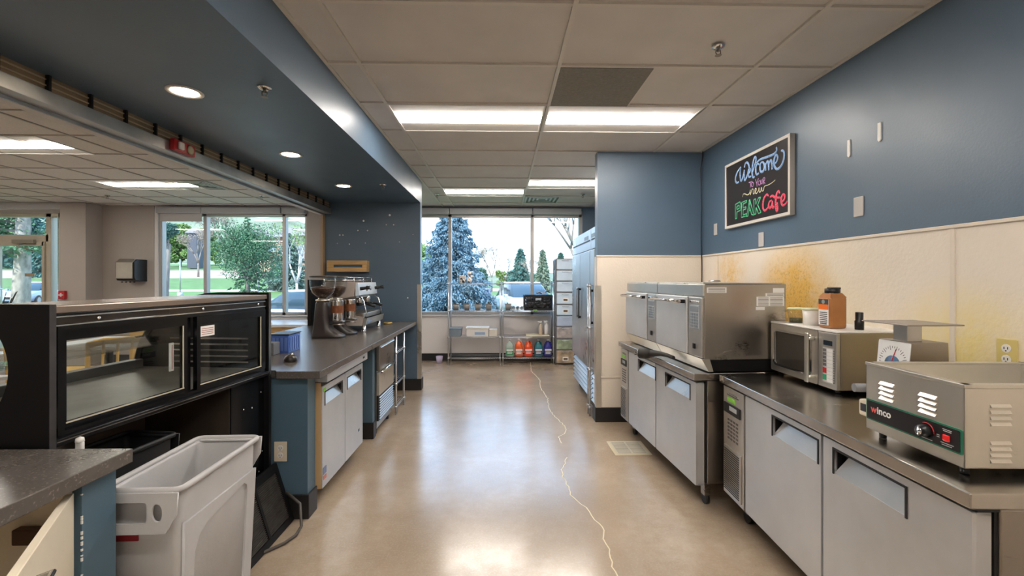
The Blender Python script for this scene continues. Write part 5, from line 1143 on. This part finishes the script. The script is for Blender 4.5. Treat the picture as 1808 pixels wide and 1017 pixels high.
def bare(name, label, loc, h, seed, grp=None, m=barkm, spread=.5, depth=5, buds=None):
    o = thing(name, label, 'tree', loc, 0, grp); rr = random.Random(seed); w = MB(); tips = []
    def br(p, d, L, r, k):
        q = p+d*L; w.tube([p, p+d*L*.5+Vector((rr.uniform(-.03, .03), rr.uniform(-.03, .03), 0))*L, q], [r, r*.8, r*.6], 5 if k < 4 else 6)
        if k == 0: tips.append(q); return
        for i in range(rr.choice((2, 3, 3))):
            d2 = (d+Vector((rr.uniform(-1, 1), rr.uniform(-1, 1), rr.uniform(-.1, .7)))*spread).normalized(); br(q, d2, L*rr.uniform(.6, .85), r*.6, k-1)
    br(Vector((0, 0, -.3)), Vector((0, 0, 1)), h*.3, h*.022, depth); w.to('branches', m, o)
    if buds:
        r_ = np.random.RandomState(seed); T_ = np.array([tuple(t_) for t_ in tips]); T_ = np.repeat(T_, 8, 0)+r_.normal(size=(len(T_)*8, 3))*h*.03; foliage(o, leafmesh('buds', T_, h*.012, buds, 1.2, seed))
    return o
# beyond the kitchen window
spruce('spruce_tree', 'large blue spruce filling the left of the kitchen window', (-1.72, 15.5, -.2), 4.75, 1.75, sprucem, 3, 90000, .042)
def place(px, d, z=None):    # ground point on a bearing
    u = (px-904)/783; X = d*(math.cos(.0222)*u+math.sin(.0222)); Y = d*(-math.sin(.0222)*u+math.cos(.0222)); return (X, Y, zt(X, Y) if z is None else z)
G1 = 'distant trees on the horizon beyond the kitchen window'
bare('bare_tree', 'pale bare tree right of the blue spruce, beyond the street', place(868, 62), 7.5, 5, buds=budm, spread=.55)
bare('bare_tree', 'second pale bare tree further right of the spruce', place(892, 70), 6.0, 8, buds=budm, spread=.55)
spruce('evergreen_tree', 'dark evergreen left of the right window mullion on the horizon', place(919, 66), 6.2, 2.0, teal, 5, 9000, .26); bare('bare_tree', 'bare tree just left of the right window mullion', place(937, 52), 4.2, 11, buds=budm)
spruce('evergreen_tree', 'grey green evergreen just right of the right window mullion', place(958, 64), 5.9, 1.25, leafm('grey green needles', (.17, .22, .15)), 6, 8000, .26); spruce('evergreen_tree', 'evergreen half hidden behind the drawer tower', place(990, 66), 5.6, 1.3, dkm, 7, 7000, .26)
broad('bush', 'low dark green tree in the gap left of the horizon evergreen', place(884, 80), 3.4, 1.1, greenm, 9, 4000, .25, .1)
broad('tree', 'yellow green tree behind the blue spruce at the left of the kitchen window', place(752, 46), 5.0, 2.6, greenm, 12, 8000, .2, .15)
bare('bare_tree', 'bare twigs hanging in at the top right of the kitchen window', place(1030, 17), 6.2, 21, spread=.62)
hb = broad('hedge_tree', 'one of the low hazy trees along the kitchen horizon', place(845, 90), 3.6, 2.5, dkm, 15, 4000, .4, .05, grp=G1)
for px in (905, 942, 985, 1030, 800, 760): dup(hb, 'one of the low hazy trees along the kitchen horizon', place(px, 92), rz=px*.7, group=G1, sc=.8+.25*math.sin(px))
# beyond the dining windows
broad('pine_tree', 'spreading green pine in the middle of the dining window', place(437, 25), 4.6, 2.2, pinem, 22, 17000, .06, .34, 30, trunk=.035, limbs=12)
spruce('pine_tree', 'slender top of the spreading pine in the dining window', place(437, 25.2), 5.3, 1.0, pinem, 23, 3500, .07)
top_ = bpy.data.objects['pine_tree.001']; low_ = bpy.data.objects['pine_tree']; top_.name = 'old'
for ch in list(top_.children): ch.parent = low_; ch.matrix_basis = Matrix.Translation(Vector(top_.location)-Vector(low_.location))
bpy.data.objects.remove(top_)

bare('bare_tree', 'bare tree rising behind the pine, left of it', place(400, 100), 13.0, 31, spread=.5, buds=budm); bare('bare_tree', 'pale trunked bare tree in the narrow right dining pane', place(524, 31), 5.6, 33, m=mat('pale bark', (.45, .42, .38), .9), spread=.5, buds=greenm)
spruce('evergreen_tree', 'grey blue evergreen behind the pale trunk in the right dining pane', place(512, 44), 5.6, 2.6, leafm('grey blue needles', (.13, .19, .15)), 35, 16000, .12)
broad('tree', 'light green leafy tree in the left dining pane', place(318, 100), 9.4, 4.2, greenm, 36, 14000, .32, .12, 20); broad('tree', 'dark green tree at the left edge of the dining window', place(262, 88), 10.0, 2.6, dkm, 37, 12000, .3, .1, 16); bare('bare_tree', 'bare tree between the left dining panes', place(350, 64), 7.6, 38, buds=budm)
broad('tree', 'dark topped conifer hanging over the left dining pane', place(292, 30), 5.6, 1.2, dkm, 39, 5000, .1, .72, 8)
G2 = 'trees on the slope behind the dining windows'
tb = broad('slope_tree', 'one of the green trees in the belt below the hill', place(362, 108), 9.0, 2.9, greenm, 41, 9000, .36, .08, 14, grp=G2)
for k, px in enumerate(list(range(380, 580, 26))+list(range(-20, 160, 24))+[]): dup(tb, 'one of the green trees in the belt below the hill', place(px, (103, 110, 117)[k % 3]), rz=px*.37, group=G2, sc=.8+.2*math.sin(px*1.7))
G3 = 'dark evergreens behind the entrance glazing'
ev = spruce('slope_evergreen', 'one of the dark evergreens behind the entrance glazing', place(112, 66), 14.5, 4.6, teal, 51, 24000, .26, grp=G3)
for px, d, s in ((58, 90, .95), (140, 48, .6), (-25, 90, 1.0)): dup(ev, 'one of the dark evergreens behind the entrance glazing', place(px, d), rz=px*.3, group=G3, sc=s)
tk = thing('large_pine', 'thick scaly tree trunk right behind the glass entrance door', 'tree', place(38, 17))
w = MB().tube([(-.10, 0, -.2), (-.05, 0, .5), (.0, 0, 1.4), (.05, .0, 2.6), (.07, 0, 4.2), (.05, 0, 7)], [.34, .29, .26, .23, .21, .16], 14)
w.to('trunk', mat('scaly bark', (.34, .29, .25), .9, var=.5, vscale=7, vec=(1, 1, .5), bump=1, bscale=9), tk)
w = MB(); r2 = random.Random(6); LP = []
for i in range(26):
    z = 2.6+.17*i; a = r2.uniform(0, 6.28); L_ = r2.uniform(1.6, 2.9); p = [Vector((.05, 0, z)), Vector((L_*.5*math.cos(a), L_*.5*math.sin(a), z+.12)), Vector((L_*math.cos(a), L_*math.sin(a), z-.25))]
    w.tube(p, [.06, .04, .012], 6)
    for k in range(420): s = r2.random()**.6; q = p[0].lerp(p[1], s*2) if s < .5 else p[1].lerp(p[2], s*2-1); LP.append((q.x+r2.gauss(0, .22), q.y+r2.gauss(0, .22), q.z+r2.gauss(0, .12)))
w.to('limbs', barkm, tk); foliage(tk, leafmesh('needles', LP, .09, pinem, 1.3, 6))
# street furniture, cars, building
for px, d, lb in ((456, 30, 'grey lamp post left of the pine in the dining window'), (318, 38, 'white lamp post in the left dining pane')):
    o = thing('lamp_post', lb, 'lamp post', place(px, d)); MB().cyl((0, 0, 0), (0, 0, .35), .22, .2, n=14).to('base', walkm, o); MB().cyl((0, 0, .3), (0, 0, 3.2), .06, .05, n=10).to('pole', alum, o)
def car(name, label, loc, rz, col):
    o = thing(name, label, 'car', loc, rz); pm = mat('car paint '+label[:10], col, .25, .3)      # x along length
    w = MB(); R = []
    prof = [(-2.2, .35, .62, .70), (-2.15, .30, .86, .82), (-1.3, .28, .92, .88), (-.2, .28, .95, .90), (.9, .28, .94, .90), (1.6, .28, .84, .86), (2.15, .30, .70, .80), (2.25, .36, .58, .68)]
    for x, zb, ztp, hw in prof: R.append([w.bm.verts.new((x, y, z)) for y, z in ((-hw*.92, zb), (-hw, (zb+ztp)/2), (-hw*.96, ztp-.06), (-hw*.85, ztp), (hw*.85, ztp), (hw*.96, ztp-.06), (hw, (zb+ztp)/2), (hw*.92, zb))])
    w._skin(R); w.to('body', pm, o)
    w = MB(); R = []
    for x, zt_, hw in ((-1.75, .88, .78), (-1.25, 1.36, .62), (-.4, 1.46, .60), (.25, 1.42, .60), (1.05, .92, .74)): R.append([w.bm.verts.new((x, y, z)) for y, z in ((-hw-.12 if zt_ > 1 else -hw, .86), (-hw, zt_-.03), (-hw*.9, zt_), (hw*.9, zt_), (hw, zt_-.03), (hw+.12 if zt_ > 1 else hw, .86))])
    w._skin(R); w.to('windows', mat('car glass', (.04, .07, .10), .05), o)
    MB().box(-1.2, .2, -.6, .6, 1.40, 1.475, .04).to('roof', pm, o)
    for x in (-1.4, 1.4):
        for s in (-1, 1): w_ = MB().cyl((x, s*.66, .32), (x, s*.88, .32), .32, n=20).to('wheel', black, o); MB().cyl((x, s*.88, .32), (x, s*.895, .32), .19, n=16).to('rim', alum, w_)
    w = MB().box(2.17, 2.262, -.62, -.38, .56, .68, .02).box(2.17, 2.262, .38, .62, .56, .68, .02); w.to('headlight', white, o); MB().box(2.2, 2.27, -.3, .3, .42, .56, .01).to('grille', black, o)
    for s in (-1, 1): MB().box(.65, .85, s*.92-.06, s*.92+.06, .92, 1.04, .03).to('wing_mirror', pm, o)
    return o
car('parked_car', 'silver blue car facing the building behind the glass entrance door', place(60, 29), -1.2, (.40, .43, .48)); car('parked_car', 'white car roof low in the narrow right dining pane', place(540, 13.0, -.30), 2.9, (.62, .66, .70))
car('parked_car', 'pale blue van like car parked behind the right wire rack', place(926, 17.2, -.1), -1.35, (.50, .56, .62)).scale = (1, 1, 1.0)
tag(MB().box(-.5, .5, -.5, .5, 0, 1.15, .03).to('outdoor_bin', mat('plum bin', (.16, .17, .26), .5)), 'dull violet outdoor bin beyond the glass, right of the blue spruce', 'bin').location = place(850, 24)
bd = thing('hillside_building', 'brown building with a low roof on the slope behind the pine', 'building', place(515, 78), -.45)
MB().box(-9, 9, -4, 4, 0, 5.6).to('wall', mat('brown siding', (.26, .17, .12), .8), bd); MB().prism([(-5, 5.6), (5, 5.6), (0, 7.8)], 'x', -10, 10).to('roof', mat('grey shingles', (.22, .19, .18), .9), bd)
for k in range(5): MB().box(-7.5+3.4*k, -5.8+3.4*k, -4.06, -4.0, 2.0, 4.2).to('window', mat('far window', (.25, .30, .36), .2), bd)
MB().box(-2, 1, -4.9, -4, 0, 3.2).to('porch', mat('tan siding', (.50, .36, .24), .8), bd)
b2 = thing('hillside_building', 'dark roofed house at the left dining pane', 'building', place(345, 90), .3)
MB().box(-.8, .8, -2, 2, 0, 7).to('wall', mat('slate siding', (.09, .09, .11), .8), b2); MB().prism([(-2.4, 7), (2.4, 7), (0, 8)], 'x', -1.1, 1.1).to('roof', mat('grey shingles', (.22, .19, .18), .9), b2)
